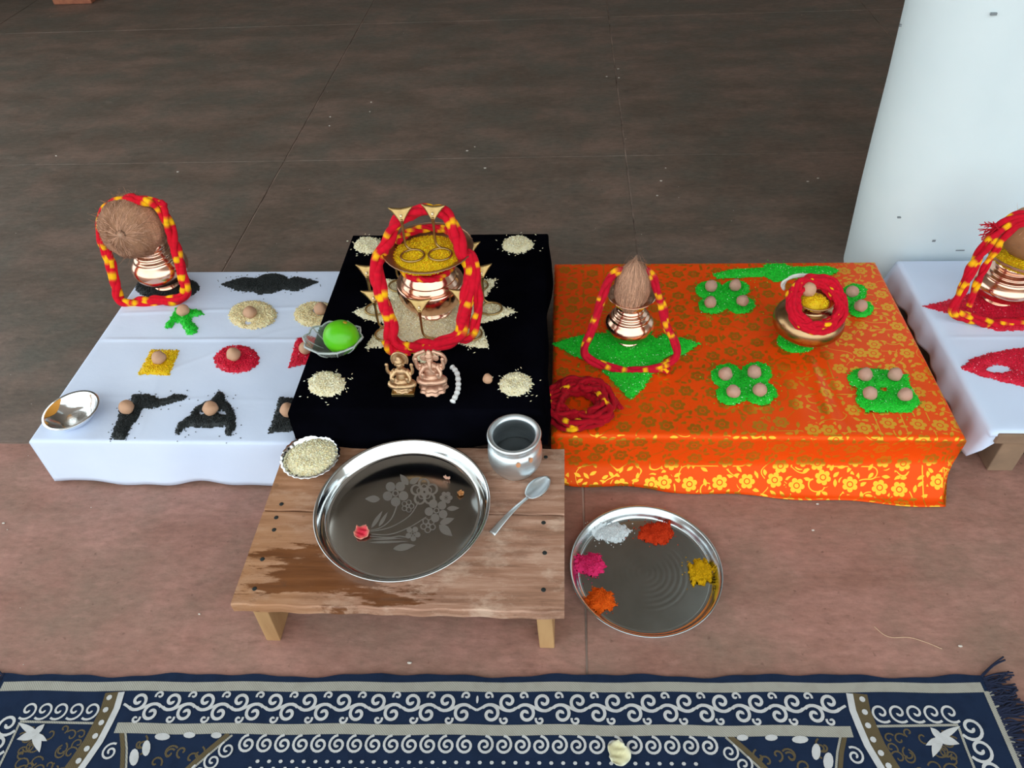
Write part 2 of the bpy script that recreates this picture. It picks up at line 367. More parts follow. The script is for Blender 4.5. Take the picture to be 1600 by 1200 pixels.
def heap(name, polys, z, H, palette, label, cat, grain=RICE, holes=(), width=.012, dens=1.15, stray=.0, group=None, res=.003, zfun=None, mat='grain', weights=None, rag=.0025, clip=None):
    """polys: list of world-plane outlines (n,2); one heap of loose grain, base mound and grains in one mesh"""
    polys = [np.asarray(p)[:, :2] for p in polys]; holes = [np.asarray(p)[:, :2] for p in holes]
    allp = np.vstack(polys); lo, hi = allp.min(0)-.012, allp.max(0)+.012
    sd = random.randint(0, 9999)
    def field(x, y):
        d = np.max([insd(x, y, p) for p in polys], 0)
        for h in holes: d = np.minimum(d, -insd(x, y, h))
        if clip is not None: d = np.minimum(d, clip(x, y))
        return d+rag*fbm(x, y, 420, sd)
    def height(x, y, d):
        t = np.clip(d/width, 0, 1); zz = H*(t*(2-t))*(1+.22*fbm(x, y, 140, sd+1))
        return zz+(zfun(x, y) if zfun else 0)
    gx = np.arange(lo[0], hi[0], res); gy = np.arange(lo[1], hi[1], res); X, Y = np.meshgrid(gx, gy, indexing='ij')
    D = field(X, Y); Zh = z+height(X, Y, D); keep = (D[:-1, :-1] > -.0005) | (D[1:, 1:] > -.0005)
    keep &= (D[1:, :-1] > -.002) & (D[:-1, 1:] > -.002)
    nx, ny = X.shape; idx = np.arange(nx*ny).reshape(nx, ny)
    q = np.stack([idx[:-1, :-1], idx[1:, :-1], idx[1:, 1:], idx[:-1, 1:]], -1)[keep]
    used, inv = np.unique(q, return_inverse=True); V = np.stack([X, Y, Zh], -1).reshape(-1, 3)[used]; q = inv.reshape(-1, 4)
    pal = np.array(palette, float); w = np.array(weights if weights is not None else [1]*len(pal), float); w /= w.sum()
    base = (pal*w[:, None]).sum(0)
    Cb = np.tile(base*.85, (len(V), 1))
    L, Rr = grain; area = keep.sum()*res*res; n = min(9000, int(area/(L*Rr*2)*dens))
    x = rng.uniform(lo[0], hi[0], n*6); y = rng.uniform(lo[1], hi[1], n*6); d = field(x, y)
    ok = d > -.0012; x, y, d = x[ok][:n], y[ok][:n], d[ok][:n]
    if stray:
        m = int(n*stray); sx = rng.uniform(lo[0]-.012, hi[0]+.012, m*8); sy = rng.uniform(lo[1]-.012, hi[1]+.012, m*8); s_ = field(sx, sy)
        k = (s_ < 0) & (s_ > -.026) & (rng.random(len(s_)) < np.exp(s_/.008)); sx, sy = sx[k][:m], sy[k][:m]
        x, y, d = np.r_[x, sx], np.r_[y, sy], np.r_[d, np.full(len(sx), -1)]
    n = len(x); zz = z+height(x, y, d)+Rr*.75; th = rng.uniform(0, 2*math.pi, n); tl = rng.normal(0, .22, n)*(d > 0)
    l = L*.5*rng.uniform(.8, 1.15, n); ax = np.stack([np.cos(th)*np.cos(tl), np.sin(th)*np.cos(tl), np.sin(tl)], 1); bx = np.stack([-np.sin(th), np.cos(th), 0*th], 1); cx = np.cross(ax, bx)
    Cn = np.stack([x, y, zz], 1)
    G = np.stack([Cn+ax*l[:, None], Cn+bx*Rr, Cn+cx*Rr, Cn-bx*Rr, Cn-cx*Rr, Cn-ax*l[:, None]], 1).reshape(-1, 3)
    t = np.array([[0, 1, 2], [0, 2, 3], [0, 3, 4], [0, 4, 1], [5, 2, 1], [5, 3, 2], [5, 4, 3], [5, 1, 4]])
    Tf = (np.arange(n)[:, None, None]*6+t[None]).reshape(-1, 3)+len(V)
    ci = rng.choice(len(pal), n, p=w); gc = pal[ci]*rng.uniform(.8, 1.18, (n, 1)); gc = np.clip(np.repeat(gc, 6, 0), 0, 1)
    cen = np.array([*allp.mean(0), z])
    o = mk(name, np.vstack([V, G]), q.tolist()+Tf.tolist(), mat, cols=np.vstack([Cb, gc]), loc=cen)
    tag(o, label, cat, group, 'stuff'); return o
def zpoly(pts, z, f=lambda x, y: (x, y)): return np.array([PZ(*f(*p), z) for p in pts])
def zell(cx, cy, rx, ry, z, n=28): return np.array([PZ(cx+rx*math.cos(a), cy+ry*math.sin(a), z) for a in np.linspace(0, 2*math.pi, n, endpoint=False)])
BLACK = [(.016, .021, .023), (.028, .034, .036), (.010, .013, .014)]
GREEN = [(.002, .60, .02), (.01, .78, .035), (.0, .44, .012), (.6, 1, .6)]; GW = [5, 4, 2, .35]
CREAM = [(.96, .80, .46), (1.0, .90, .60), (.86, .66, .34)]
PALE = [(.95, .86, .58), (1.0, .95, .74), (.84, .72, .44)]
YEL = [(.98, .62, .004), (1.0, .74, .01), (.88, .48, .0)]
REDG = [(.74, .003, .035), (.86, .008, .06), (.56, .002, .02), (.95, .45, .5)]; RW = [5, 4, 2, .2]

# ------------------------------------------------------------------ yarn bundles
RED = np.array((.62, .004, .022)); YW = np.array((.95, .48, .006))
def yarn_bundle(name, label, path, group=None, closed=True, strands=5, R=.0085, r=.0056, patches=14, turns=5, plen=.012, red=RED, step=.004, cat='sacred thread', loc=None, fuzz=60, jit=.0012):
    P = resample(catmull(path, 12, closed), step, closed); n = len(P); T, N, B = frames(P, closed)
    L = np.linalg.norm(np.diff(P, axis=0), axis=1).sum(); s = np.arange(n)*step
    root = thing(name, label, cat, loc if loc is not None else (P[:, 0].mean(), P[:, 1].mean(), P[:, 2].min()), group)
    pc = (np.arange(patches)+rng.uniform(.1, .9, patches))*L/patches
    tw = round(turns)*2*math.pi
    for k in range(strands):
        ph = 2*math.pi*k/strands; a = ph+tw*np.arange(n)/n+.5*np.sin(s*35+k*2)
        rr = R*(.75+.3*np.sin(s*60+k*1.7)); rr = rr*(.35 if k == 0 and strands > 4 else 1)
        Q = P+rr[:, None]*(np.cos(a)[:, None]*N+np.sin(a)[:, None]*B)
        rad = r*(1+.16*np.sin(s*140+k*3)); seg = 7
        v, f = tube(Q, rad, seg, closed)
        yl = np.zeros(n)
        for q in pc:
            if rng.random() < .72:
                c = q+rng.normal(0, .005); w = plen*rng.uniform(.55, 1.2)
                d = np.abs(s-c); d = np.minimum(d, L-d) if closed else d
                yl = np.maximum(yl, np.clip((w*.5-d)/.003+.5, 0, 1))
        shade = 1+.22*np.sin(s*230+k)[:, None]*0+rng.normal(0, .06, (n, 1))
        col = np.repeat(np.clip((red*(1-yl[:, None])+YW*yl[:, None])*shade, 0, 1), seg, 0)
        mk('yarn_strand', v, f, 'yarn', root, cols=col)
    if fuzz:       # loose cotton fibres standing off the yarn
        V, Fc = [], []
        for _ in range(fuzz):
            i = rng.integers(n); d = rng.normal(0, 1, 3); d /= np.linalg.norm(d); p = P[i]+d*R*.9; e = p+d*.006+T[i]*rng.normal(0, .006); w = np.cross(d, T[i])*.00035
            m = len(V); V += [p-w, p+w, e]; Fc.append([m, m+1, m+2])
        mk('loose_fibre', V, Fc, 'yarn', root, smooth=False, cols=np.tile(red, (len(V), 1)))['kind'] = 'stuff'
    return root

# ------------------------------------------------------------------ THE SETTING
FL = bpy.data.objects.new('floor', None); COL.objects.link(FL); FL['kind'] = 'structure'; FL['label'] = 'oxide floor laid in large slabs with thin mortar joints'
jx = [PZ(445, 250, 0)[0], PZ(978, 245, 0)[0]]; jdx = jx[1]-jx[0]
jy0 = PZ(20, 692, 0)[1]; jy1 = .5*(PZ(445, 250, 0)[1]+PZ(978, 245, 0)[1]); jy2 = .5*(PZ(560, 36, 0)[1]+PZ(950, 28, 0)[1]); jdy = jy2-jy1
box('mortar_bed', (-6, 6, -1.6, 7.2, -.05, -.0022), 'joint', FL, 0)['kind'] = 'structure'
g = .0016
xs_b = [-6, -6+(jx[0]+6)/3, -6+2*(jx[0]+6)/3, jx[0], jx[1], jx[1]+jdx, jx[1]+2*jdx, 6]
ys_b = [jy0, jy1, jy2, jy2+jdy, jy2+2*jdy, 7.2]
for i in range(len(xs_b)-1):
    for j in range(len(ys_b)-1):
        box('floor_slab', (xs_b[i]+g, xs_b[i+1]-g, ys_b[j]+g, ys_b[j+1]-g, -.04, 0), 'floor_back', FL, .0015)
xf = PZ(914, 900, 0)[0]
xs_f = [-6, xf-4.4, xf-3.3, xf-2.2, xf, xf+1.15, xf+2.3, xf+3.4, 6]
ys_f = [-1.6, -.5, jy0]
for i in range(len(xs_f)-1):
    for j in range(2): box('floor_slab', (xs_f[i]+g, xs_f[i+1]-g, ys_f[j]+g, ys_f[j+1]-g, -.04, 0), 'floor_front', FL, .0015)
tag(box('ground', (-20, 20, -25, -1.6, -.25, -.12), 'ground', None, 0), 'courtyard earth in front of the veranda', None, None, 'structure')
tag(box('ceiling', (-3.4, 6.2, -.5, 7.4, 3.0, 3.2), 'concrete', None, 0), 'concrete veranda roof slab', None, None, 'structure')
tag(box('wall_back', (-3.4, 6.2, 7.2, 7.4, -.05, 3.0), 'wall', None, 0), 'plastered back wall of the veranda', None, None, 'structure')
tag(box('wall_left', (-3.4, -3.2, 3.0, 7.2, .0005, 3.0), 'wall', None, 0), 'plastered left wall of the veranda', None, None, 'structure')
tag(box('wall_right', (6.0, 6.2, -.5, 7.2, -.05, 3.0), 'wall', None, 0), 'plastered right wall of the veranda', None, None, 'structure')

# pillar: a square shaft with well rounded corners
FRONT = [0]
def pillar():
    tpt = PZ(1318, 399, 0); r, w, dpt = .12, .64, .242; lo = tpt[:2]/np.linalg.norm(tpt[:2])
    ex, ey = tpt[0]+lo[1]*r, tpt[1]-lo[0]*r; y0 = ey-r; cx, cy = ex-r+w/2, y0+dpt/2; ring = []; FRONT[0] = y0
    for qx, qy, a0 in ((1, 1, 0), (-1, 1, 90), (-1, -1, 180), (1, -1, 270)):
        for k in range(13):
            a = math.radians(a0+k*7.5); ring.append((cx+qx*(w/2-r)+r*math.cos(a), cy+qy*(dpt/2-r)+r*math.sin(a)))
    V, Fc = [], []; zs = [0, .01, .03, .06, .1, .2, .3, .45, .6, .8, 1.0, 1.5, 2.2, 3.0]; n = len(ring)
    for z in zs:
        for i, (x, y) in enumerate(ring):
            fl = -.040*min(z, .7)/.7
            bulge = .0025*mnoise.noise(Vector((x*5, y*5, z*4)))
            sx = (x-cx)/w*2
            V.append((x+sx*(-fl)+sx*bulge, y+bulge*.4, z))
    for j in range(len(zs)-1):
        for i in range(n): Fc.append([j*n+i, j*n+(i+1) % n, (j+1)*n+(i+1) % n, (j+1)*n+i])
    o = mk('pillar', V, Fc, 'plinth'); tag(o, 'white painted pillar with rounded corners', None, None, 'structure')
    for px, py, w_, h_ in ((1459, 376, 5, 3), (1500, 391, 13, 1.6), (1405, 340, 5, 1.6), (1553, 22, 9, 3), (1407, 40, 3, 3)):
        p = PY(px, py, y0); s = mpp(p); c = mk('paint_chip', *boxv(p[0]-w_*s/2, p[0]+w_*s/2, y0-.0012, y0+.003, p[2]-h_*s*.6, p[2]+h_*s*.6), 'chip', o, smooth=False)
pillar()

# ------------------------------------------------------------------ TABLES AND CLOTHS
ZW, ZB, ZO, ZR = .12, .21, .12, .12
def low_table(label, x0, x1, y0, y1, z, group='low wooden tables under the cloths'):
    t = thing('low_table', label, 'table', ((x0+x1)/2, (y0+y1)/2, 0), group)
    n = 3
    for k in range(n):
        a = y0+(y1-y0)*k/n; b = y0+(y1-y0)*(k+1)/n
        box('plank', (x0, x1, a+.001, b-.001, z-.026, z-.004), 'table_wood', t)
    for sx in (x0+.03, x1-.03-.045):
        for sy in (y0+.02, y1-.02-.05): box('leg', (sx, sx+.045, sy, sy+.05, .0005, z-.0265), 'table_wood', t)
    return t
def cloth(name, label, X0, X1, Y0, Y1, z, mat, skirt, top=None, nx=60, ny=46, rows=14, r=.006, cat='cloth', th=.0012):
    ins = r; xs = np.linspace(X0+ins, X1-ins, nx+1); ys = np.linspace(Y0+ins, Y1-ins, ny+1)
    V, UV, Fc = [], [], []
    for j, y in enumerate(ys):
        for i, x in enumerate(xs):
            e = min(i, nx-i, j, ny-j)
            V.append((x, y, z+(top(x, y)*min(1, e/3) if top else 0))); UV.append((x, y))
    gi = lambda i, j: j*(nx+1)+i
    for j in range(ny):
        for i in range(nx): Fc.append([gi(i, j), gi(i+1, j), gi(i+1, j+1), gi(i, j+1)])
    ring = [(gi(i, 0), 'f') for i in range(nx)]+[(gi(nx, j), 'r') for j in range(ny)]+[(gi(i, ny), 'b') for i in range(nx, 0, -1)]+[(gi(0, j), 'l') for j in range(ny, 0, -1)]
    NR = {'f': (0, -1), 'r': (1, 0), 'b': (0, 1), 'l': (-1, 0)}; n = len(ring); prev = [q for q, _ in ring]
    nrm = []
    for k, (q, sd) in enumerate(ring):
        a = NR[sd]
        if ring[k-1][1] != sd: b = NR[ring[k-1][1]]; a = (a[0]+b[0], a[1]+b[1])
        nrm.append(a)
    for row in range(1, rows+1):
        cur = []
        for k, (q, sd) in enumerate(ring):
            x, y, _ = V[q]; L = skirt(sd, x, y, None)
            arc = math.pi*r/2
            if row <= 4: a = arc*row/4
            else: a = arc+(max(L, .012)-arc)*(row-4)/(rows-4)
            if a <= arc+1e-9: out, dn = r*math.sin(a/r), r*(1-math.cos(a/r)); 
            else: out, dn = skirt(sd, x, y, a)
            cur.append(len(V)); V.append((x+nrm[k][0]*out, y+nrm[k][1]*out, z-dn)); UV.append((x+nrm[k][0]*a, y+nrm[k][1]*a))
        for k in range(n):
            k2 = (k+1) % n; Fc.append([prev[k], cur[k], cur[k2], prev[k2]])
        prev = cur
    o = mk(name, V, Fc, mat, uv=UV, loc=((X0+X1)/2, (Y0+Y1)/2, 0)); tag(o, label, cat)
    s = o.modifiers.new('thickness', 'SOLIDIFY'); s.thickness = th; s.offset = -1
    return o
def plain_skirt(L, r=.006, amp=.003, fr=22, wob=.003, zt=.12):
    def f(sd, x, y, a):
        u = x if sd in 'fb' else y; Ls = L[sd] if not callable(L[sd]) else L[sd](u)
        if a is None: return Ls+wob*math.sin(u*31+1)+wob*.6*math.sin(u*67)
        t = max(0, a-math.pi*r/2); k = t/max(Ls, .01)
        return r+amp*k*(1.2+math.sin(u*fr)+.6*math.sin(u*fr*2.3+1)), r+t
    return f

def crease(c, w, h): return lambda v: h*math.exp(-((v-c)/w)**2)
# -- left: white cotton cloth
WX0, WX1, WY0, WY1 = PZ(42, 691, ZW)[0], -.470, PZ(240, 691, ZW)[1], PZ(400, 423, ZW)[1]
low_table('low wooden table hidden under the white cotton cloth', WX0+.012, WX1-.012, WY0+.012, WY1-.012, ZW)
yc1, yc2 = PZ(250, 531, ZW)[1], PZ(250, 632, ZW)[1]
def wtop(x, y):
    return .0022*math.exp(-((y-yc1)/.0045)**2)+.0014*math.exp(-((y-yc1-.10-.05*(x+.7))/.005)**2)+.0012*math.exp(-((x+.78+.15*(y-1))/.006)**2)*math.exp(-((y-.95)/.08)**2)+.001*math.exp(-((y-yc2+.02*x)/.006)**2)*math.exp(-((x+.75)/.2)**2)+.0008*fbm(x, y, 30, 3)+.0012*math.exp(-((y-(WY0+.24)-.08*math.sin(x*9))/.007)**2)*math.exp(-((x+.68)/.12)**2)
cloth('table_cloth', 'white cotton cloth over the left table, holding nine nuts on grain shapes', WX0, WX1, WY0, WY1, ZW, 'white_cloth', plain_skirt({'f': .116, 'l': .116, 'b': .10, 'r': .10}, amp=.0035), wtop, nx=110, ny=150)
# -- centre: black velvet, a taller table
BX0, BX1, BY0, BY1 = PZ(500, 500, ZB)[0]-.0, PZ(853, 500, ZB)[0], PZ(650, 643, ZB)[1], PZ(700, 364, ZB)[1]
low_table('taller wooden table hidden under the black velvet', BX0+.012, BX1-.012, BY0+.012, BY1-.012, ZB)
def vfront(u):
    return .088-.010*math.exp(-((u-BX0)/.05)**2)+.004*math.sin(u*17)
cloth('table_cloth', 'black velvet cloth draped over the taller middle table', BX0, BX1, BY0, BY1, ZB, 'velvet', plain_skirt({'f': vfront, 'l': .075, 'b': .1, 'r': .075}, r=.010, amp=.006, fr=15, wob=.002), lambda x, y: .0015*fbm(x, y, 22, 9), r=.010)
# -- right of centre: orange brocade
OX0, OX1, OY0, OY1 = BX1+.012, PZ(1440, 545, ZO)[0], PZ(1190, 683, ZO)[1], PZ(1110, 409, ZO)[1]
low_table('low wooden table hidden under the orange brocade', OX0+.012, OX1-.012, OY0+.012, OY1-.012, ZO)
def oskirt(sd, x, y, a, r=.009):
    if sd != 'f':
        if a is None: return .10
        t = a-math.pi*r/2; return r+.004*math.sin(y*20)*t/.1, r+t
    u = (x-OX0)/(OX1-OX0)
    if a is None: return .118+.045*max(0, u)+.004*math.sin(u*23)
    t = a-math.pi*r/2; tf = .058-.006*u; bend = .022                       # hangs, then kicks forward like a bell
    if t < tf: return r+.0015*math.sin(u*19)-.010*u*math.sin(math.pi*t/tf/2), r+t
    q = t-tf; an = min(q/bend, 1)*math.radians(36+14*u)
    base = r-.010*u
    if q < bend: return base+bend*(1-math.cos(an))/max(math.radians(36+14*u), .1)*.9, min(r+tf+bend*math.sin(an)/math.radians(36+14*u), ZO-.003)
    A = math.radians(36+14*u); q2 = q-bend
    return base+bend*(1-math.cos(A))/A*.9+q2*math.sin(A), min(r+tf+bend*math.sin(A)/A+q2*math.cos(A), ZO-.003)
fa, fb = PZ(1262, 560, ZO), PZ(1308, 672, ZO)
def otop(x, y):
    t = (y-fa[1])/(fb[1]-fa[1]); xc = fa[0]+(fb[0]-fa[0])*t; k = max(0, min(1, 1.2-abs(t-.5)*1.6))
    return .0045*k*math.exp(-((x-xc)/.010)**2)-.003*k*math.exp(-((x-xc-.016)/.008)**2)+.0025*k*math.exp(-((x-xc+.05)/.02)**2)+.0013*fbm(x, y, 26, 5)+.002*math.exp(-((x-OX0-.19-.05*(y-1))/.006)**2)
cloth('table_cloth', 'shiny orange brocade cloth with gold flowers on the table beside the black velvet', OX0, OX1, OY0, OY1, ZO, 'brocade', oskirt, otop, nx=110, ny=60, rows=22, r=.009)
# -- far right: white cloth that leaves the table front bare
RX0, RX1, RY0, RY1 = PZ(1503, 590, ZR)[0], PZ(1503, 590, ZR)[0]+.56, PZ(1575, 676, ZR)[1], PZ(1460, 405, ZR)[1]
low_table('low wooden table at the right edge with a bare front plank and slanting leg', RX0+.012, RX1-.012, RY0-.004, RY1-.012, ZR)
def rskirt(sd, x, y, a, r=.010):
    if sd == 'f':
        L = .014+.055*math.exp(-((x-RX0)/.018)**2)
        if a is None: return L
        t = a-math.pi*r/2; return .007+.001*t, r+t
    L = .074+.012*math.sin(y*9)
    if a is None: return L
    t = a-math.pi*r/2; return r+.10*t+.006*(t/L)*math.sin(y*42)+.004*(t/L)*math.sin(y*95), r+t*.97
cloth('table_cloth', 'bluish white cloth on the table at the right edge, beside the pillar', RX0, RX1, RY0, RY1, ZR, 'cloth_blue', rskirt, lambda x, y: .001*fbm(x, y, 20, 11)+.001*math.exp(-((y-PZ(1520, 527, ZR)[1])/.004)**2), r=.010, nx=60, ny=140)

# ------------------------------------------------------------------ WOODEN STOOL IN FRONT
SZ = .130; SX0, SX1, SY0, SY1 = PZ(404, 820, SZ)[0], PZ(882, 820, SZ)[0], PZ(620, 951, SZ)[1], min(PZ(660, 691, SZ)[1], WY0-.014)
ST = thing('wooden_stool', 'low stool of two stained planks on short pale legs, carrying the flower plate', 'stool', ((SX0+SX1)/2, (SY0+SY1)/2, 0))
SJ = PZ(640, 801, SZ)[1]
def plank(y0, y1, jit):
    n = 40; V, Fc = [], []
    for i in range(n+1):
        x = SX0+(SX1-SX0)*i/n; w = .0009*math.sin(i*1.3+jit)+.0006*math.sin(i*.5)
        x_ = x
        for (y, z) in ((y0+w, SZ-.019), (y0+w, SZ-.002), (y0+.002+w, SZ), (y1-.0015-w*.4, SZ), (y1-w*.4, SZ-.0015), (y1-w*.4, SZ-.019)): V.append((x_, y, z))
    for i in range(n):
        for k in range(6):
            k2 = (k+1) % 6; Fc.append([i*6+k, i*6+k2, (i+1)*6+k2, (i+1)*6+k])
    Fc.append([0, 1, 2, 3, 4, 5][::-1]); Fc.append([n*6+k for k in range(6)])
    return mk('plank', V, [f[::-1] for f in Fc], 'wood', ST, smooth=False)
plank(SY0, SJ-.0008, 0); plank(SJ+.0008, SY1, 2)
for sx, x in ((0, PZ(412, 985, .06)[0]-.012), (1, PZ(850, 985, .06)[0]-.0115)):
    for y in (SY0+.012, SY1-.06):
        sl = .004 if sx == 0 else -.004
        v = [(x-sl, y, .0005), (x-sl+.023, y, .0005), (x-sl, y+.05, .0005), (x-sl+.023, y+.05, .0005), (x, y, SZ-.0195), (x+.023, y, SZ-.0195), (x, y+.05, SZ-.0195), (x+.023, y+.05, SZ-.0195)]
        mod_bevel(mk('leg', v, boxv(0, 1, 0, 1, 0, 1)[1], 'leg_wood', ST, smooth=False), .0015)
    box('batten', (x, x+.023, SY0+.0635, SY1-.0615, SZ-.045, SZ-.0195), 'leg_wood', ST)
for zx, zy in ((1465, 212), (1455, 505), (1460, 640), (1455, 805), (285, 422), (262, 482), (252, 537), (200, 668), (165, 800), (1440, 380)):
    p = PZ(340+zx*.35, 640+zy*.35, SZ); v, f = lathe([(.0036, -.0005), (.0036, .0004), (.0026, .0007)], 10, p); mk('nail_head', v, f, 'nail', ST)

# ------------------------------------------------------------------ STEEL PLATE WITH ETCHED FLOWERS (on the stool)
pl = [PZ(488, 792, SZ+.02), PZ(769, 790, SZ+.02), PZ(628, 688, SZ+.02), PZ(628, 907, SZ+.02)]
PC = np.array([(pl[0][0]+pl[1][0])/2, (pl[2][1]+pl[3][1])/2, SZ]); PR = ((pl[1][0]-pl[0][0])+(pl[2][1]-pl[3][1]))/4
def plate(label, c, R, h, name='steel_plate', base='steel_base', wall='steel', rings=False):
    t = thing(name, label, 'plate', c); b = R*.88
    prof = [(0, 0), (b*.5, 0), (b, 0), (b+.004, .0012)]
    inn = [(b+.0032, .0032), (b-.001, .0016)]
    outer = smoothprof([(b-.002, 0), (b+.003, .0008), (R*.935, h*.55), (R*.975, h*.93)], 4)
    lip = [(R*.985, h*.985), (R*.995, h), (R, h*.97), (R*1.0, h*.90), (R*.992, h*.88)]
    inner = smoothprof([(R*.968, h*.94), (R*.925, h*.56), (b+.001, .0026), (b-.004, .0014)], 4)
    mk('rim', *lathe(outer+lip[::-1]+inner, 96, c, cap=False), wall, t)
    if rings:
        pr = [(b-.004, .0014)]+[(b*q, .0014+.00006*math.sin(q*75)*(q < .66)) for q in np.linspace(.95, .02, 60)]+[(0, .0014)]
    else: pr = [(b-.004, .0014), (b*.5, .0014), (0, .0014)]
    mk('plate_base', *lathe([(0, .0002), (b-.002, .0002)]+pr, 96, c, cap=False), base, t)
    return t
P1 = plate('large steel plate with etched flower bouquet on the wooden stool', PC, PR, .021)
zt = SZ+.0014
def e7(x, y): return PZ(480+x*.2, 680+y*.2, zt)
EV, EF = [], []; EK = [0]
def ez():
    EK[0] += 1; return .00012+.000012*(EK[0] % 40)
def addpoly(pts, dz=None):
    dz = ez()
   
    n = len(EV); c = np.mean(pts, 0); EV.append((c[0], c[1], zt+dz)); EV.extend((p[0], p[1], zt+dz) for p in pts)
    m = len(pts); EF.extend([n, n+1+i, n+1+(i+1) % m] for i in range(m))
def ribbon2(pts, w, z, V, Fc, taper=False, close=False):
    P = np.asarray(pts)[:, :2]; T = np.gradient(P, axis=0); T /= np.linalg.norm(T, axis=1)[:, None]+1e-12
    Nn = np.stack([-T[:, 1], T[:, 0]], 1); n = len(V); m = len(P)
    ww = np.broadcast_to(np.asarray(w, float), m)/2
    for p, q, a in zip(P, Nn, ww): V.append((p[0]+q[0]*a, p[1]+q[1]*a, z)); V.append((p[0]-q[0]*a, p[1]-q[1]*a, z))
    for i in range(m-1): Fc.append([n+2*i, n+2*i+1, n+2*i+3, n+2*i+2])
def petals(cx, cy, r, n=5, rot=0, solid=True):
    for k in range(n):
        a = rot+2*math.pi*k/n; q = [(cx+r*(.62*math.cos(a)+.36*math.cos(b)), cy+r*(.62*math.sin(a)+.36*math.sin(b))) for b in np.linspace(0, 2*math.pi, 16)]
        pts = [e7(*p) for p in q]
        if solid: addpoly(pts[:-1])
        else: ribbon2(pts, r*.14*.00026, zt+ez(), EV, EF)
    c = [e7(cx+r*.2*math.cos(b), cy+r*.2*math.sin(b)) for b in np.linspace(0, 2*math.pi, 12)]
    ribbon2(c, r*.1*.00026, zt+ez(), EV, EF)
petals(690, 455, 105, 5, .3); petals(915, 445, 105, 5, .9, False); petals(915, 445, 60, 5, .9, False); petals(1010, 590, 95, 5, .5); petals(785, 555, 50, 5, 0, False)
petals(1085, 490, 52, 6, 0); petals(945, 705, 60, 5, .4, False); petals(825, 770, 62, 5, .2)
def leaf(ax, ay, bx, by, w):
    a, b = np.array([ax, ay]), np.array([bx, by]); d = b-a; nn = np.array([-d[1], d[0]])/np.linalg.norm(d)
    q = [a+d*t+nn*w*math.sin(math.pi*t**.8) for t in np.linspace(0, 1, 9)]+[a+d*t-nn*w*math.sin(math.pi*t**.8) for t in np.linspace(.9, .1, 8)]
    addpoly([e7(*p) for p in q])
leaf(570, 500, 450, 498, 28); leaf(790, 390, 725, 305, 26); leaf(800, 380, 880, 330, 24); leaf(1090, 575, 1190, 570, 20); leaf(1035, 690, 1150, 650, 26); leaf(1030, 700, 1135, 790, 34)
leaf(500, 728, 590, 590, 16); leaf(560, 715, 630, 600, 14); leaf(480, 840, 800, 830, 10); leaf(670, 890, 850, 860, 28); leaf(490, 815, 760, 805, 9)
for st in ([(490, 745), (580, 720), (660, 650), (705, 540)], [(490, 755), (650, 720), (800, 630), (870, 520)], [(500, 775), (650, 775), (800, 720), (930, 640)], [(490, 790), (640, 800), (720, 790), (780, 800)]):
    ribbon2(catmull([e7(*p) for p in st], 8), .0022, zt+ez(), EV, EF)
mk('etched_bouquet', EV, EF, 'etch', P1, smooth=False)

def crumpled_petal(name, label, px, py, z, w, l, rot, c0, c1, cat='petal', curl=.5):
    p = PZ(px, py, z); V, C, Fc = [], [], []; n = 10
    for i in range(n+1):
        for j in range(n+1):
            u, v = i/n*2-1, j/n*2-1; k = 1-.25*abs(v)**3-.2*u*u*(v > 0)
            x, y = u*w/2*k, v*l/2*(1-.2*u*u); zz = .0012+curl*w*.35*u*u+.0014*math.sin(u*5+v*7)+.0012*math.sin(v*11+u*3)+.0014
            xr, yr = x*math.cos(rot)-y*math.sin(rot), x*math.sin(rot)+y*math.cos(rot)
            e = max(abs(u), abs(v))**4; V.append((p[0]+xr, p[1]+yr, z+max(.0004, zz))); C.append(np.array(c0)*(1-e)+np.array(c1)*e)
    for i in range(n):
        for j in range(n): a = i*(n+1)+j; Fc.append([a, a+n+1, a+n+2, a+1])
    o = mk(name, V, Fc, 'petal', cols=np.clip(C, 0, 1), loc=p); tag(o, label, cat)
    s = o.modifiers.new('thickness', 'SOLIDIFY'); s.thickness = .0006; return o
crumpled_petal('flower_petal', 'pink crumpled petal lying over the etched stems in the large plate', 566, 833, zt+.0004, .024, .026, .2, (.80, .02, .06), (.80, .35, .25))
crumpled_petal('flower_petal', 'small orange petal scrap near the right rim of the large plate', 720, 772, zt+.0004, .010, .011, .9, (.55, .22, .06), (.45, .2, .08))
crumpled_petal('flower_petal', 'tiny pale petal scrap near the back rim of the large plate', 699, 748, zt+.0004, .012, .005, -.3, (.80, .45, .32), (.8, .5, .4))
crumpled_petal('flower_petal', 'dried cream petal lying on the rug scroll border', 966, 1178, .0062, .030, .034, .5, (.75, .70, .42), (.70, .70, .55))

# foil bowl of rice
BB = [None]
def foil_bowl(label, c, R, h, tilt=None, flutes=26, deep=.5):
    t = thing('foil_bowl', label, 'bowl', c)
    prof = smoothprof([(0, .0015), (R*.45, .0012), (R*.62, .004), (R*.85, h*.62), (R*.97, h*.98), (R, h)], 4)
    out = [(r+.0012, z-.0012) for r, z in prof if r > R*.2][::-1]
    n = len(prof)
    wob = lambda a, i: .018*math.sin(a*flutes)*min(1, max(0, (min(i, 2*n-1-i)-6)/8))
    lp = [(R+.003, h+.0004), (R+.0032, h-.001)]
    v, f = lathe(prof+lp+out+[(0, 0)], 104, (0, 0, 0), cap=False, wob=wob); v = np.array(v)
    if tilt is not None: v = v@tilt.T
    v = v+np.asarray(c)-np.array([0, 0, v[:, 2].min()])
    BB[0] = mk('bowl_body', v, f, 'foil', t)
    return t
bc = PZ(489, 724, SZ); BR = 43*mpp(bc)
foil_bowl('fluted foil bowl heaped with cream rice on the stool corner', bc, BR, .020)
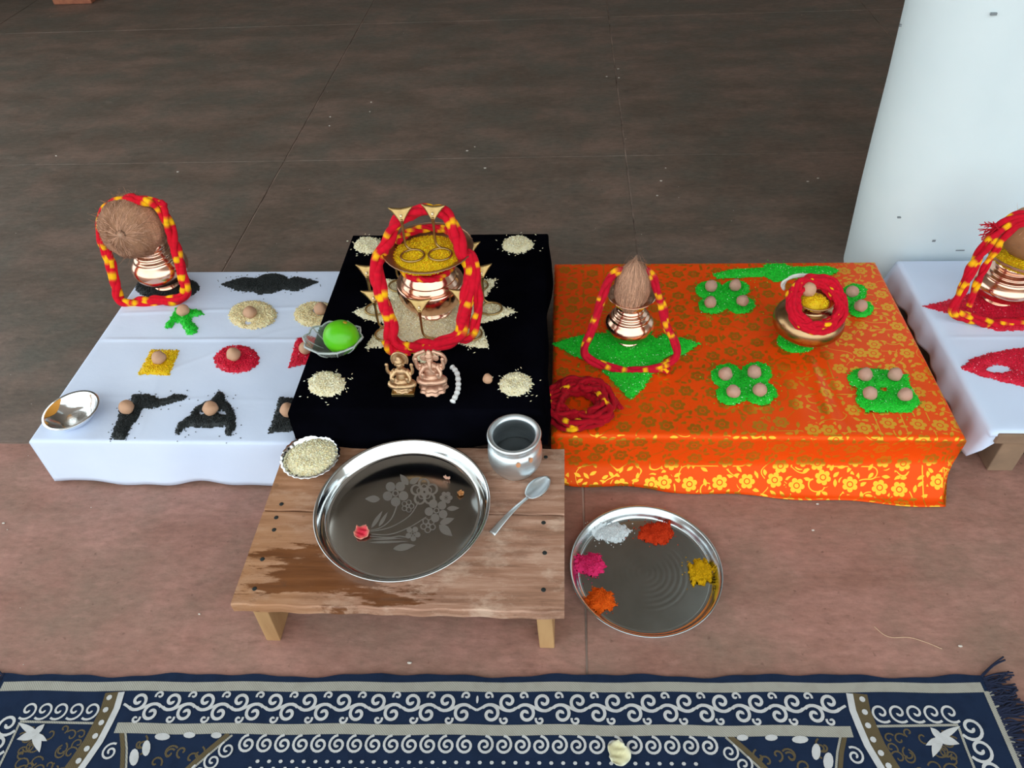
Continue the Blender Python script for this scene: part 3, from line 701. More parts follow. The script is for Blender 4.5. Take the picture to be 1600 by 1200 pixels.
heap('rice', [np.array([(bc[0]+BR*.86*math.cos(a), bc[1]+BR*.86*math.sin(a)) for a in np.linspace(0, 6.283, 30)])], SZ+.0150, .0070, [(1, .90, .60), (1, .97, .74), (.95, .80, .48)], 'cream rice filling the fluted foil bowl on the stool', 'rice', width=.03, rag=.001, dens=1.3)
tg = PZ(513, 688, SZ); tag(mk('paper_tag', *boxv(tg[0]-.009, tg[0]+.007, tg[1]-.006, tg[1]+.004, SZ+.0002, SZ+.0010), 'glass_dirt', smooth=False, loc=tg), 'scrap of bluish paper behind the rice bowl on the stool', 'paper scrap')

# aluminium pot
ap = PZ(806, 738, SZ); ap = np.array([PZ(806, 726, SZ)[0], PZ(806, 726, SZ)[1], SZ])
s = mpp(ap+np.array([0, 0, .06])); AR = 43*s
pr = [(0, 0), (AR*.70, 0), (AR*.82, .004), (AR*.96, .016), (AR*1.0, .026), (AR*1.0, .042), (AR*.97, .052), (AR*.88, .058), (AR*.865, .062), (AR*.92, .067), (AR*.985, .073)]
lipp = [(AR*.99, .0755), (AR*.97, .0775), (AR*.92, .0785), (AR*.80, .0755), (AR*.76, .071)]
inn = [(AR*.78, .062), (AR*.90, .045), (AR*.90, .02), (AR*.70, .004), (0, .003)]
POT = thing('aluminium_pot', 'squat aluminium water pot beside the spoon on the stool', 'pot', ap)
APB = mk('pot_body', *lathe(smoothprof(pr, 3)[3:]+smoothprof(lipp+inn, 3), 64, ap, cap=True), 'alu', POT)
mk('water', *lathe([(0, .024), (AR*.885, .024)], 40, ap, cap=False), simple('water_in_pot', (.012, .014, .014), .25, 0, spec=.3), POT)
for px, py in ((810, 727), (833, 722)):                                                   # orange fingermarks
    p = PY(px, py, ap[1]-AR*.985 if px < 820 else ap[1]-AR*.86)
    d = np.array([p[0]-ap[0], p[1]-ap[1], 0]); d /= np.linalg.norm(d); V = []
    for k in range(10):
        b = 2*math.pi*k/10; w = np.array([-d[1], d[0], 0])*.004*math.cos(b)+np.array([0, 0, .006*math.sin(b)]); q = p+w; e = q[:2]-ap[:2]; e = e/np.linalg.norm(e)*(AR*1.004); V.append((ap[0]+e[0], ap[1]+e[1], q[2]))
    mk('paste_mark', V, [list(range(10))], simple('orange_paste', (.62, .28, .14), .8), APB)

# spoon
def spoon():
    a, b = PZ(769, 836, SZ), PZ(826, 781, SZ); c = PZ(857, 748, SZ); d = (c-a)/np.linalg.norm(c-a); nrm = np.array([-d[1], d[0], 0]); L = np.linalg.norm(c-a)
    t = thing('spoon', 'steel spoon lying below the aluminium pot', 'spoon', (a+c)/2); n = 44; V, Fc = [], []; m = 8
    lb = np.linalg.norm(b-a)/L
    for i in range(n+1):
        u = i/n
        if u < lb: w = .0055-.0032*min(1, u/lb*1.25); zz = .0015+.006*math.sin(math.pi*u/lb*.9); dish = -.0004*0
        else: q = (u-lb)/(1-lb); w = .0024+.0145*math.sin(math.pi*min(1, q*.97+.03))**.62*(1-.12*q); zz = .0035; dish = .0065*math.sin(math.pi*q)**.7
        for k in range(m+1):
            e = k/m*2-1; V.append(tuple(a+d*L*u+nrm*w*e+np.array([0, 0, zz+.0012+dish*(e*e-.8)+ (0.0009*(1-e*e) if u < lb else 0)])))
    for i in range(n):
        for k in range(m): p = i*(m+1)+k; Fc.append([p, p+1, p+m+2, p+m+1])
    nb = int(lb*n); cut = [f for f in Fc]
    hf = [f for f in cut if f[0]//(m+1) < nb]; bf = [f for f in cut if f[0]//(m+1) >= nb]
    for nm, ff in (('handle', hf), ('spoon_bowl', bf)):
        us = sorted({i for f in ff for i in f}); mp = {o_: i for i, o_ in enumerate(us)}
        o = mk(nm, [V[i] for i in us], [[mp[i] for i in f] for f in ff], 'alu', t); s_ = o.modifiers.new('thickness', 'SOLIDIFY'); s_.thickness = .0012
spoon()

# ------------------------------------------------------------------ FLOOR PLATE WITH POWDERS
fp = [PZ(889, 895, .02), PZ(1130, 890, .02), PZ(1010, 790, .02), PZ(1006, 995, .02)]
FC = np.array([(fp[0][0]+fp[1][0])/2, (fp[2][1]+fp[3][1])/2, 0.0004]); FR = ((fp[1][0]-fp[0][0])+(fp[2][1]-fp[3][1]))/4
M['plate2_base'] = simple('scratched_steel_base', (.36, .37, .35), .26, 1, 20, (.42, .43, .41), .06, 40)
M['plate2_rim'] = simple('satin_steel_rim', (.62, .68, .71), .2, 1, bstr=.03, bscale=40)
plate('steel plate with five coloured powders on the bare floor', FC, FR, .019, base='plate2_base', wall='plate2_rim', rings=True)
zf = FC[2]+.0015
def wallz(x, y):       # the powder climbs the sloping wall of the plate
    q = np.hypot(x-FC[0], y-FC[1])/FR; return np.clip((q-.88)/(.94-.88), 0, 1.3)*.0105
def pwd(name, cx, cy, rx, ry, pal, label, H=.008, n=22, rag=.005, dens=.8):
    pts = []
    for k in range(n):
        a = 2*math.pi*k/n; q = 1+.07*math.sin(a*3+cx)+.05*math.sin(a*5+cy)+random.uniform(-.05, .05); pts.append(PZ(880+(cx+rx*q*math.cos(a))*.1834, 780+(cy+ry*q*math.sin(a))*.1834, zf))
    clip = lambda x, y: FR*.925-np.hypot(x-FC[0], y-FC[1])
    return heap(name, [np.array(pts)], zf, H, pal, label, 'powder', DUST, width=.011, dens=dens, stray=.06, zfun=wallz, mat='powder', rag=rag, res=.002, clip=clip, group='coloured powders in the floor plate')
pwd('white_powder', 400, 285, 165, 78, [(.78, .86, .90), (.84, .90, .94)], 'white powder against the back left wall of the floor plate', .004)
pwd('vermilion_powder', 790, 290, 150, 92, [(.62, .045, .01), (.70, .06, .015), (.50, .03, .006)], 'orange red powder against the back wall of the floor plate')
pwd('pink_powder', 225, 560, 135, 95, [(.85, .03, .17), (.9, .05, .22), (.72, .02, .12)], 'bright pink powder at the left of the floor plate')
pwd('orange_powder', 315, 865, 120, 100, [(.90, .13, .01), (.95, .17, .015), (.75, .09, .006)], 'bright orange powder at the front left of the floor plate')
pwd('turmeric_powder', 1170, 625, 115, 105, [(.70, .40, .005), (.78, .46, .01), (.50, .26, .003)], 'crumbly yellow turmeric at the right of the floor plate', .010, rag=.007)

# ------------------------------------------------------------------ GRAIN SHAPES ON THE WHITE CLOTH
z4 = lambda x, y: (240+x*.175, 400+y*.175); z2 = lambda x, y: (20+x*.325, 400+y*.325); z5 = lambda x, y: (60+x*.25, 580+y*.25)
heap('black_seed_shape', [zpoly([(600, 255), (700, 225), (780, 200), (860, 195), (920, 205), (960, 180), (1040, 160), (1120, 165), (1180, 185), (1200, 215), (1260, 190), (1350, 205), (1480, 235), (1400, 265), (1340, 290), (1280, 315), (1210, 310), (1150, 300), (1080, 330), (940, 345), (900, 315), (830, 320), (750, 310), (680, 285)], ZW, z4)], ZW, .006, BLACK, 'black seeds in a long bow at the back of the white cloth', 'seed heap', SEED, stray=.03)
heap('green_rice_shape', [zpoly([(200, 465), (180, 520), (150, 570), (105, 620), (115, 650), (160, 650), (190, 600), (250, 595), (280, 650), (300, 700), (350, 705), (395, 680), (390, 640), (340, 590), (330, 555), (400, 540), (445, 525), (440, 500), (390, 485), (330, 490), (310, 465)], ZW, z4)], ZW, .006, GREEN, 'green rice figure with legs on the white cloth near the thread loop', 'rice heap', weights=GW, width=.008)
heap('cream_rice_ring', [zell(240+885*.175, 400+530*.175, 37, 22, ZW)], ZW, .006, CREAM, 'full round of cream rice in the back row of the white cloth', 'rice heap', holes=[zell(240+842*.175, 400+602*.175, 6, 3.5, ZW, 10)])
heap('cream_rice_ring', [zell(240+1455*.175, 400+525*.175, 35, 20, ZW)], ZW, .006, CREAM, 'ring of cream rice half hidden by the black velvet', 'rice heap', holes=[zell(240+1500*.175, 400+500*.175, 13, 6, ZW, 12)])
heap('yellow_rice_square', [zpoly([(665, 452), (800, 455), (750, 575), (605, 570)], ZW, z2)], ZW, .005, YEL, 'square patch of yellow rice on the white cloth', 'rice heap', rag=.0012)
heap('red_rice_round', [zell(20+1076*.325, 400+497*.325, 34.5, 21.5, ZW)], ZW, .005, REDG, 'round patch of red rice in the middle of the white cloth', 'rice heap', weights=RW)
heap('red_rice_triangle', [zpoly([(1365, 395), (1470, 398), (1500, 500), (1328, 538)], ZW, z2)], ZW, .005, REDG, 'red rice wedge half hidden by the glass bowl and velvet', 'rice heap', weights=RW, rag=.0012)
heap('black_seed_shape', [zpoly([(590, 150), (690, 145), (745, 165), (760, 180), (820, 165), (850, 145), (935, 155), (910, 180), (850, 195), (780, 215), (710, 240), (650, 230), (620, 300), (580, 350), (540, 430), (455, 425), (470, 370), (500, 300), (510, 240), (570, 200)], ZW, z5)], ZW, .006, BLACK, 'black seeds in a bent arm shape at the front of the white cloth', 'seed heap', SEED, stray=.03)
heap('black_seed_shape', [zpoly([(1140, 125), (1105, 150), (1090, 180), (1040, 200), (980, 230), (950, 280), (870, 335), (860, 380), (880, 400), (910, 360), (960, 345), (1040, 355), (1100, 350), (1170, 345), (1180, 400), (1210, 395), (1235, 340), (1225, 250), (1190, 210), (1160, 180), (1160, 145)], ZW, z5)], ZW, .006, BLACK, 'black seeds in an arched crown shape with two white gaps', 'seed heap', SEED, holes=[zell(60+1025*.25, 580+262*.25, 5, 3, ZW, 10), zell(60+1150*.25, 580+262*.25, 8, 3.6, ZW, 12)], stray=.03, width=.009)
heap('black_seed_shape', [zpoly([(1505, 165), (1560, 168), (1650, 175), (1680, 370), (1438, 390), (1470, 300), (1490, 230)], ZW, z5)], ZW, .006, BLACK, 'black seeds beside the front corner of the black velvet', 'seed heap', SEED)

# betel nuts --------------------------------------------------------
NUTM = []
for k in range(3):
    def nf(p, k=k): return 1+(.10 if k != 1 else .2)*max(0, p[2])**3-.12*max(0, -p[2])**4+.03*math.sin(p[0]*5+k)+.03*math.sin(p[1]*6+p[2]*4+k)
    v, f = sphere((0, 0, 0), (1, 1, .95), 20, 14, fn=nf); v = np.array(v); v[:, 2] -= v[:, 2].min()
    me = bpy.data.meshes.new('betel_nut'); me.from_pydata(v.tolist(), [], f); me.polygons.foreach_set('use_smooth', [True]*len(f)); NUTM.append(me)
def nut(px, py, zb, rpx, label, kind=0, mat='nut'):
    q = PZ(px, py, zb+.010); r = rpx*mpp(q); me = NUTM[kind]
    if not me.materials: me.materials.append(M[mat])
    o = bpy.data.objects.new('betel_nut', me); COL.objects.link(o); q = PZ(px, py, zb+r*.95); o.location = (q[0], q[1], zb); o.scale = (r, r*random.uniform(.92, 1), r*random.uniform(.92, 1.05)); o.rotation_euler = (0, 0, random.uniform(0, 6))
    if len(o.material_slots): o.material_slots[0].link = 'OBJECT'; o.material_slots[0].material = M[mat]
    return tag(o, label, 'betel nut', 'betel nuts set on the grain shapes')
hz = ZW+.0045
for x, y, z, r, l in ((285.5, 484, hz, 10, 'betel nut on top of the green rice figure on the white cloth'), (390, 487, hz, 10.5, 'betel nut on the full round of cream rice on the white cloth'), (501, 482, ZW+.002, 10.5, 'betel nut in the cream rice ring beside the velvet'),
                      (247.5, 558, hz, 11, 'betel nut on the yellow rice square'), (364.5, 553, hz, 11, 'betel nut on the round of red rice on the white cloth'), (477, 543, hz, 10.5, 'betel nut on the red wedge touching the glass bowl'),
                      (197, 636, hz, 11.5, 'betel nut on the bent arm of black seeds'), (328, 637, ZW+.003, 12, 'betel nut in the arched crown of black seeds'), (449, 640, hz, 12, 'betel nut on black seeds partly under the velvet corner')):
    nut(x, y, z, r, l, random.choice((0, 2)), 'nut_pale')

# tipped foil bowl
tb = PZ(121, 655, ZW); s = mpp(tb); ax = np.array([.75, -.55, .0]); th = math.radians(24)
dirn = np.array([-.05, -.01, 1.0]); dirn /= np.linalg.norm(dirn)
tbw = foil_bowl('empty foil bowl with orange stain tilted on the white cloth corner', tb, 40*s, .024, rot_from_z(dirn), flutes=0)
# orange paste smeared inside the bowl
def bowl_smear():
    R = 40*s; rot = rot_from_z(dirn); V, Fc, n, m = [], [], 16, 5; prof = smoothprof([(0, .0015), (R*.45, .0012), (R*.62, .004), (R*.85, .024*.62), (R*.97, .024*.98), (R, .024)], 4)
    low = (np.array(lathe([(r+.0012, z-.0012) for r, z in prof]+[(0, 0)], 104)[0])@rot.T)[:, 2].min()
    rs = np.array([p[0] for p in prof]); zs = np.array([p[1] for p in prof])
    for i in range(n+1):
        a = math.radians(140+62*i/n)
        for j in range(m+1):
            q = 1-.20*(1-j/m)*(.25+.75*math.sin(math.pi*i/n)); r = R*q*.985; z = np.interp(R*q, rs, zs)+.0006
            p = rot@np.array([r*math.cos(a), r*math.sin(a), z]); V.append(p+tb-np.array([0, 0, low]))
    for i in range(n):
        for j in range(m): k = i*(m+1)+j; Fc.append([k, k+m+1, k+m+2, k+1])
    mk('paste_smear', V, Fc, simple('orange_paste_dry', (.70, .30, .04), .6), BB[0])
bowl_smear()

# ------------------------------------------------------------------ POTS
KG = 'ritual pots'
def kalash(name, label, base, Rb, mat, lip=.92, H=2.35, cat='pot', neck=.52, group=None, foot=.46, zs=1.0):
    t = thing(name, label, cat, base, group)
    pts = [(foot, 0), (foot+.03, .05), (foot-.02, .13), (foot+.02, .20), (.80, .42), (.97, .68), (1.0, .86), (.95, 1.05), (.82, 1.20)]
    ridge = [(.76, 1.26), (.77, 1.31), (.68, 1.38), (.66, 1.42), (.67, 1.47), (neck+.05, 1.56), (neck+.04, 1.60), (neck+.05, 1.65), (neck, 1.74), (neck, H-.38), (neck+.10, H-.18), (lip*.9, H-.05), (lip, H), (lip+.015, H+.025), (lip-.01, H+.04)]
    inner = [(lip*.88, H-.01), (neck+.06, H-.17), (neck-.04, H-.38), (neck-.04, 1.7), (.7, 1.2), (.9, .9), (.5, .15), (0, .12)]
    prof = [(0, .02)]+smoothprof(pts, 4)+smoothprof(ridge, 3)+smoothprof(inner, 3)
    mk('pot_body', *lathe([(r*Rb, z*Rb*zs) for r, z in prof], 64, base, cap=False), mat, t)
    return t
def wide_pot(label, base, R, H):
    t = thing('copper_pot', label, 'pot', base, KG)
    pts = [(0, .02), (.52, 0), (.56, .06), (.50, .14), (.55, .20), (.80, .36), (.95, .60), (1.0, .86), (.98, 1.08), (.88, H-.75), (.87, H-.70), (.80, H-.58), (.79, H-.53), (.70, H-.38), (.66, H-.28), (.66, H-.16), (.72, H-.06), (.80, H), (.81, H+.02), (.78, H+.03), (.62, H-.16), (.62, H-.3), (.85, 1.1), (.85, .7), (.5, .2), (0, .15)]
    mk('pot_body', *lathe([(max(r, 0)*R, z*R) for r, z in smoothprof(pts, 4)], 72, base, cap=False), 'copper', t); return t
def disc_heap(name, label, c, R, pal, dome=.006, cat='rice', grain=RICE, dens=1.3):
    return heap(name, [np.array([(c[0]+R*math.cos(a), c[1]+R*math.sin(a)) for a in np.linspace(0, 2*math.pi, 36, endpoint=False)])], c[2], dome, pal, label, cat, grain, width=R*.9, rag=.0008, dens=dens)
def coconut(label, c, r, axis, mat, hair=500, eye=True, long_=1.0, hairlen=.02, tuft=True):
    t = thing('coconut', label, 'coconut', c); R = rot_from_z(axis)
    def fn(p): return 1+.05*mnoise.noise(Vector(p)*2.2)+.025*mnoise.noise(Vector(p)*6)+(.05*max(0, p[2])**6)
    v, f = sphere((0, 0, 0), (r, r, r*long_), 40, 28, fn=fn); v = np.array(v)
    hk = mk('husk', v@R.T+c, f, mat, t)
    if hair:
        V, Fc, C = [], [], []
        for _ in range(hair):
            th, a = math.acos(random.uniform(-1, 1)), random.uniform(0, 6.283); w = random.uniform(.0003, .0007); L = hairlen*random.uniform(.5, 1.4)/r; k0 = len(V); col = np.array((.56, .31, .20))*random.uniform(.5, 1.4); sw = random.uniform(-.6, .6); fly = .28*random.random() if random.random() < .10 else 0
            for i in range(4):
                q = th-L*i/3 if tuft else th+L*i/3; b = a+sw*i/3*.4
                p = np.array([math.sin(q)*math.cos(b), math.sin(q)*math.sin(b), math.cos(q)]); rr = 1.015+.05*(i/3)**2*random.random()+fly*(i/3)**1.5
                e = np.array([-math.sin(b), math.cos(b), 0])*w*(1-i/4)
                P0 = p*np.array([r, r, r*long_])*rr*fn(p); V += [R@(P0+e)+c, R@(P0-e)+c]; C += [col, col]
            for i in range(3): Fc.append([k0+2*i, k0+2*i+1, k0+2*i+3, k0+2*i+2])
        mk('husk_fibre', V, Fc, 'fibre', hk, cols=np.clip(C, 0, 1))['kind'] = 'stuff'
    if eye:
        p = R@np.array([0, 0, r*long_*1.05])+c
        mk('stalk_end', *sphere(p, (.0055, .0055, .004), 12, 8, R), simple('stalk_knob', (.50, .30, .20), .8), hk)
        vv, ff = tube([p+R@np.array([.0085*math.cos(q), .0085*math.sin(q), -.001]) for q in np.linspace(0, 6.283, 20, endpoint=False)], .0022, 6, True); mk('stalk_collar', vv, ff, simple('dark_collar', (.14, .065, .035), .9), hk)
    return t
# left: copper pot on black seed with a big coconut
kb = PZ(264, 447, ZW); kb[2] = ZW+.004; Rk = 42*mpp(kb+np.array([0, 0, .05]))
heap('black_seed_shape', [zell(262, 450, 50, 18, ZW)], ZW, .006, BLACK, 'black seeds under the copper pot at the back left corner', 'seed heap', SEED)
kalash('copper_pot', 'copper pot carrying the large round coconut at the left', kb+np.array([0, 0, .001]), Rk, 'copper', lip=.62, H=2.0, group=KG)
cc = PY(207, 354, kb[1]-.006); rc = 49*mpp(cc)
coconut('large round brown coconut seen end on, on the left copper pot', cc, rc, ((C0-cc)/np.linalg.norm(C0-cc)-.36*CM[0]+.26*CM[1]), 'husk', 1500, True, .96, .022)
bt = (PZ(210, 474, ZW)[1], ZW+.0125); tp = (kb[1]+.0, PY(207, 312, kb[1])[2])
gp = [(212, 312), (245, 318), (262, 348), (273, 385), (285, 425), (292, 455), (280, 466), (240, 470), (205, 474), (186, 468), (181, 440), (172, 405), (160, 375), (158, 345), (172, 322)]
yarn_bundle('thread_garland', 'red and yellow thread loop over the left coconut, resting on white cloth', [PP(*p, bt, tp) for p in gp], strands=4, R=.0075, r=.0060, patches=20, turns=3, plen=.014, red=np.array((.66, .005, .02)))
pt = [PP(*p, (bt[0], bt[1]), tp) for p in ((236, 319), (250, 318), (260, 320))]
yarn_bundle('thread_tail', 'short red thread knot end at the top of the left loop', pt, closed=False, strands=3, R=.004, r=.0045, patches=1, turns=1, fuzz=20)

# centre: rice lotus, big copper pot, dish of yellow rice
LC = PZ(678, 488, ZB); lx = (PZ(805, 489, ZB)[0]-PZ(550, 487, ZB)[0])/2; ly = (LC[1]-PZ(681, 566, ZB)[1])
def lotus(n=160):
    q = []
    for k in range(n):
        a = 2*math.pi*k/n; d = abs(((a/(math.pi/4))+.5) % 1-.5)*2           # 0 on a petal axis, 1 between petals
        r = .60+.40*(1-d)**1.15; q.append((LC[0]+lx*r*math.cos(a), LC[1]+.5*(lx+ly)*r*math.sin(a)))
    return np.array(q)
heap('rice_lotus', [lotus()], ZB, .006, PALE, 'large eight petalled lotus of pale rice on black velvet', 'rice heap', stray=.02, dens=.95)
for x, y, rx, ry, l in ((576, 384, 22, 12.5, 'back left corner'), (809, 383, 23, 13, 'back right corner'), (511, 601, 29, 19, 'front left corner'), (806, 601, 25, 18, 'front right corner')):
    heap('rice_mound', [zell(x, y, rx, ry, ZB)], ZB, .008, PALE, 'small mound of pale rice at the %s of the velvet' % l, 'rice heap', stray=.09, width=.014, group='rice mounds at the velvet corners')
bb = PZ(679, 487, ZB); bb[2] = ZB+.006; Rb = 53*mpp(bb+np.array([0, 0, .06]))
dz = PY(670, 396, bb[1]); HP = (dz[2]-.012-bb[2])/Rb
wide_pot('large copper pot standing on the rice lotus', bb, Rb, HP)
nk = bb+np.array([0, 0, Rb*(HP-.22)])
yarn_bundle('neck_thread', 'red thread tied round the neck of the large copper pot', [nk+np.array([Rb*.73*math.cos(a), Rb*.73*math.sin(a), 0]) for a in np.linspace(0, 2*math.pi, 16, endpoint=False)], strands=3, R=.003, r=.0036, patches=10, turns=6, plen=.008, fuzz=0)
DR = 71*mpp(dz); dc = np.array([bb[0]+(dz[0]-bb[0]), bb[1], bb[2]+Rb*(HP+.045)])
D = thing('copper_dish', 'ribbed copper dish of yellow rice on the large copper pot', 'dish', dc)
dp = smoothprof([(0, 0), (DR*.45, .0), (DR*.62, .004), (DR*.85, .016), (DR*.98, .021), (DR, .0225)], 4); di = [(r*.985, z+.0018) for r, z in dp][::-1]
mk('dish_body', *lathe(dp+di, 96, dc, cap=False, wob=lambda a, i: .010*math.sin(a*44)*(1 if 9 < i < len(dp)*2-10 else 0)), 'copper_dull', D)
yr = dc+np.array([-.002, -.010, .0125])
disc_heap('yellow_rice', 'yellow rice filling the copper dish on the large pot', yr, DR*.76, YEL, .008)
yarn_bundle('dish_thread', 'red thread curled inside the back of the copper dish', [dc+np.array([DR*.74*math.cos(a), DR*.74*math.sin(a), .0245]) for a in np.linspace(.25, math.pi-.25, 9)], closed=False, strands=4, R=.0045, r=.0042, patches=7, turns=2, plen=.01, fuzz=10)

# brass snake figures: ring, stem and flaring hood
NR_ = .0205
def snake_proto():
    t = thing('brass_snake', 'x', 'figurine', (0, 0, 0)); ring = [(NR_*math.cos(a), NR_*.92*math.sin(a), .0022) for a in np.linspace(0, 2*math.pi, 36, endpoint=False)]
    mk('ring_base', *tube(ring, .0019, 8, True), 'brass', t)
    st = catmull([(.006, NR_*.9, .0022), (-.004, NR_*.98, .003), (-.011, NR_*1.05, .009), (-.0125, NR_*1.1, .022), (-.012, NR_*1.12, .044), (-.012, NR_*1.1, .062)], 8)
    mk('stem', *tube(st, np.linspace(.0019, .0026, len(st)), 8), 'brass', t)
    V, Fc = [], []; prof = [(.054, .0028), (.058, .0036), (.063, .0075), (.069, .0125), (.075, .0180), (.079, .0215)]
    for s_ in (0, 1):
        for z, w in prof:
            for k in range(9):
                e = k/8*2-1; y = NR_*1.1-.002+.0016*e*e+.55*(z-.056)+(.0024 if s_ else 0); V.append((-.012+w*e, y, z-(.002*(1-abs(e)) if z > .0785 else 0)))
    n = 9*len(prof)
    for i in range(len(prof)-1):
        for k in range(8): a = i*9+k; Fc.append([a, a+1, a+10, a+9]); Fc.append([n+a, n+a+9, n+a+10, n+a+1])
    for k in range(8): Fc.append([k, n+k, n+k+1, k+1]); a = 9*(len(prof)-1)+k; Fc.append([a, a+1, n+a+1, n+a])
    for i in range(len(prof)-1): a = i*9; Fc.append([a, a+9, n+a+9, n+a]); a = i*9+8; Fc.append([a, n+a, n+a+9, a+9])
    hd = mk('hood', V, Fc, 'brass', t)
    mk('snake_head', *sphere((-.012, NR_*1.1+.0025, .067), (.0026, .0035, .0032), 10, 8), simple('bright_brass', (.95, .80, .52), .35, .6), hd)
    return t
proto = snake_proto(); first = True
spots = []
nm = {0: 'right', 1: 'back right', 2: 'back', 3: 'back left', 4: 'left', 5: 'front left', 6: 'front', 7: 'front right'}
for k in range(8):
    a = k*math.pi/4; q = .70; spots.append((LC[0]+lx*q*math.cos(a)+.004*(k == 6), LC[1]+.5*(lx+ly)*q*math.sin(a), ZB+.0065, random.uniform(-.25, .25), 'brass hooded snake figure with ring base on the %s petal of the rice lotus' % nm[k]))
for px, py, l, rz in ((645, 401, 'left', .12), (688, 399, 'right', -.1)):
    p = PZ(px, py, yr[2]+.0085); spots.append((p[0], p[1], yr[2]+.0085, rz, 'brass hooded snake figure standing in the yellow rice, the %s one of the pair' % l))
for i, (x, y, z, rz, l) in enumerate(spots):
    o = proto if i == 0 else copy_tree(proto); o.location = (x, y, z); o.rotation_euler = (0, 0, rz); tag(o, l, 'figurine', 'brass snake figures')
# thread garland over the pot
bt = (PZ(655, 548, ZB)[1], ZB+.018); tp = (yr[1]+.030, PY(672, 329, yr[1]+.030)[2])
gp = [(640, 334), (672, 328), (698, 338), (712, 365), (724, 395), (737, 425), (730, 465), (720, 500), (716, 523), (690, 536), (655, 543), (625, 543), (612, 530), (612, 505), (603, 475), (592, 440), (588, 408), (603, 380), (617, 352)]
yarn_bundle('thread_garland', 'thick red thread garland looped over the large copper pot on black velvet', [PP(*p, bt, tp) for p in gp], strands=5, R=.0082, r=.0062, patches=11, turns=3, plen=.010, fuzz=40)
gp2 = [(733, 396), (744, 420), (746, 455), (747, 480), (741, 512), (735, 527), (722, 532), (726, 510), (733, 480), (738, 450), (735, 420)]
yarn_bundle('thread_garland', 'slim red thread loop hanging right of the large copper pot', [PP(*p, bt, tp)+np.array([0, .004, 0]) for p in gp2], strands=3, R=.005, r=.005, patches=5, turns=2, plen=.010, fuzz=20)
yarn_bundle('thread_tail', 'frayed red thread end at the front left of the large garland', [PP(*p, bt, tp)-np.array([0, .006, 0]) for p in ((640, 544), (622, 548), (612, 543), (606, 536), (604, 529))], closed=False, strands=4, R=.005, r=.005, patches=2, turns=1, fuzz=40)

# glass bowl with the green citrus
gc_ = PZ(527, 549, ZB); s = mpp(gc_+np.array([0, 0, .03]))
GB = thing('glass_bowl', 'cut glass boat shaped bowl holding the green citrus fruit', 'bowl', gc_)
def gl(a, i, n): return 0
gR = 44*s; prof = smoothprof([(0, .0), (.012, 0), (.016, .003), (gR*.62, .010), (gR*.88, .022), (gR, .031)], 4); inn = [(max(0, r-.0022), z+.0022) for r, z in prof if r > .004][::-1]+[(0, .003)]
V, Fc = lathe(prof+inn, 40, (0, 0, 0), cap=False); V = np.array(V)
ang = np.arctan2(V[:, 1], V[:, 0]); rr = np.hypot(V[:, 0], V[:, 1]); kf = np.clip((rr-.016)/(gR-.016), 0, 1)
V[:, 2] += kf*.003*np.abs(np.cos(ang*5)); V[:, 0] *= 1+.06*kf*(np.cos(ang) < 0); V[:, 1] *= 1-.12*kf; sc = 1+.05*kf*np.cos(ang*10); V[:, 0] *= sc; V[:, 1] *= sc
mk('glass_body', V+gc_, Fc, 'glass', GB, smooth=False)
gm = simple('pressed_glass_rim', (.80, .86, .86), .12); gm.node_tree.nodes['Principled BSDF'].inputs['Transmission Weight'].default_value = .45
n_ = 40; k_ = len(prof)-1; rimv = V[k_*n_:(k_+1)*n_]+gc_
mk('glass_rim', *tube(rimv, .0017, 6, True), gm, GB)
for q in range(0, 40, 4): mk('glass_rib', *tube([V[i*n_+q]*np.array([1.02, 1.02, 1])+gc_ for i in range(10, k_+1, 2)], .0011, 5), gm, GB)
lz = PY(537, 538, gc_[1]); lr = 27*mpp(lz); lc = np.array([lz[0], gc_[1]-.002, gc_[2]+.005+lr])
LM = thing('green_citrus', 'round green citrus fruit sitting in the glass bowl', 'fruit', lc-np.array([0, 0, lr]))
def lf_(p): return 1+.02*mnoise.noise(Vector(p)*2)-.05*math.exp(-((1-p[2])/.02))
Rl = rot_from_z((.35, .25, .9)); mk('rind', *sphere(lc, (lr*1.03, lr*1.03, lr*.97), 36, 24, Rl, lf_), 'lime', LM)
mk('stalk_scar', *sphere(lc+Rl@np.array([0, 0, lr*.955]), (.004, .004, .0016), 10, 6, Rl), 'lime_tip', LM)

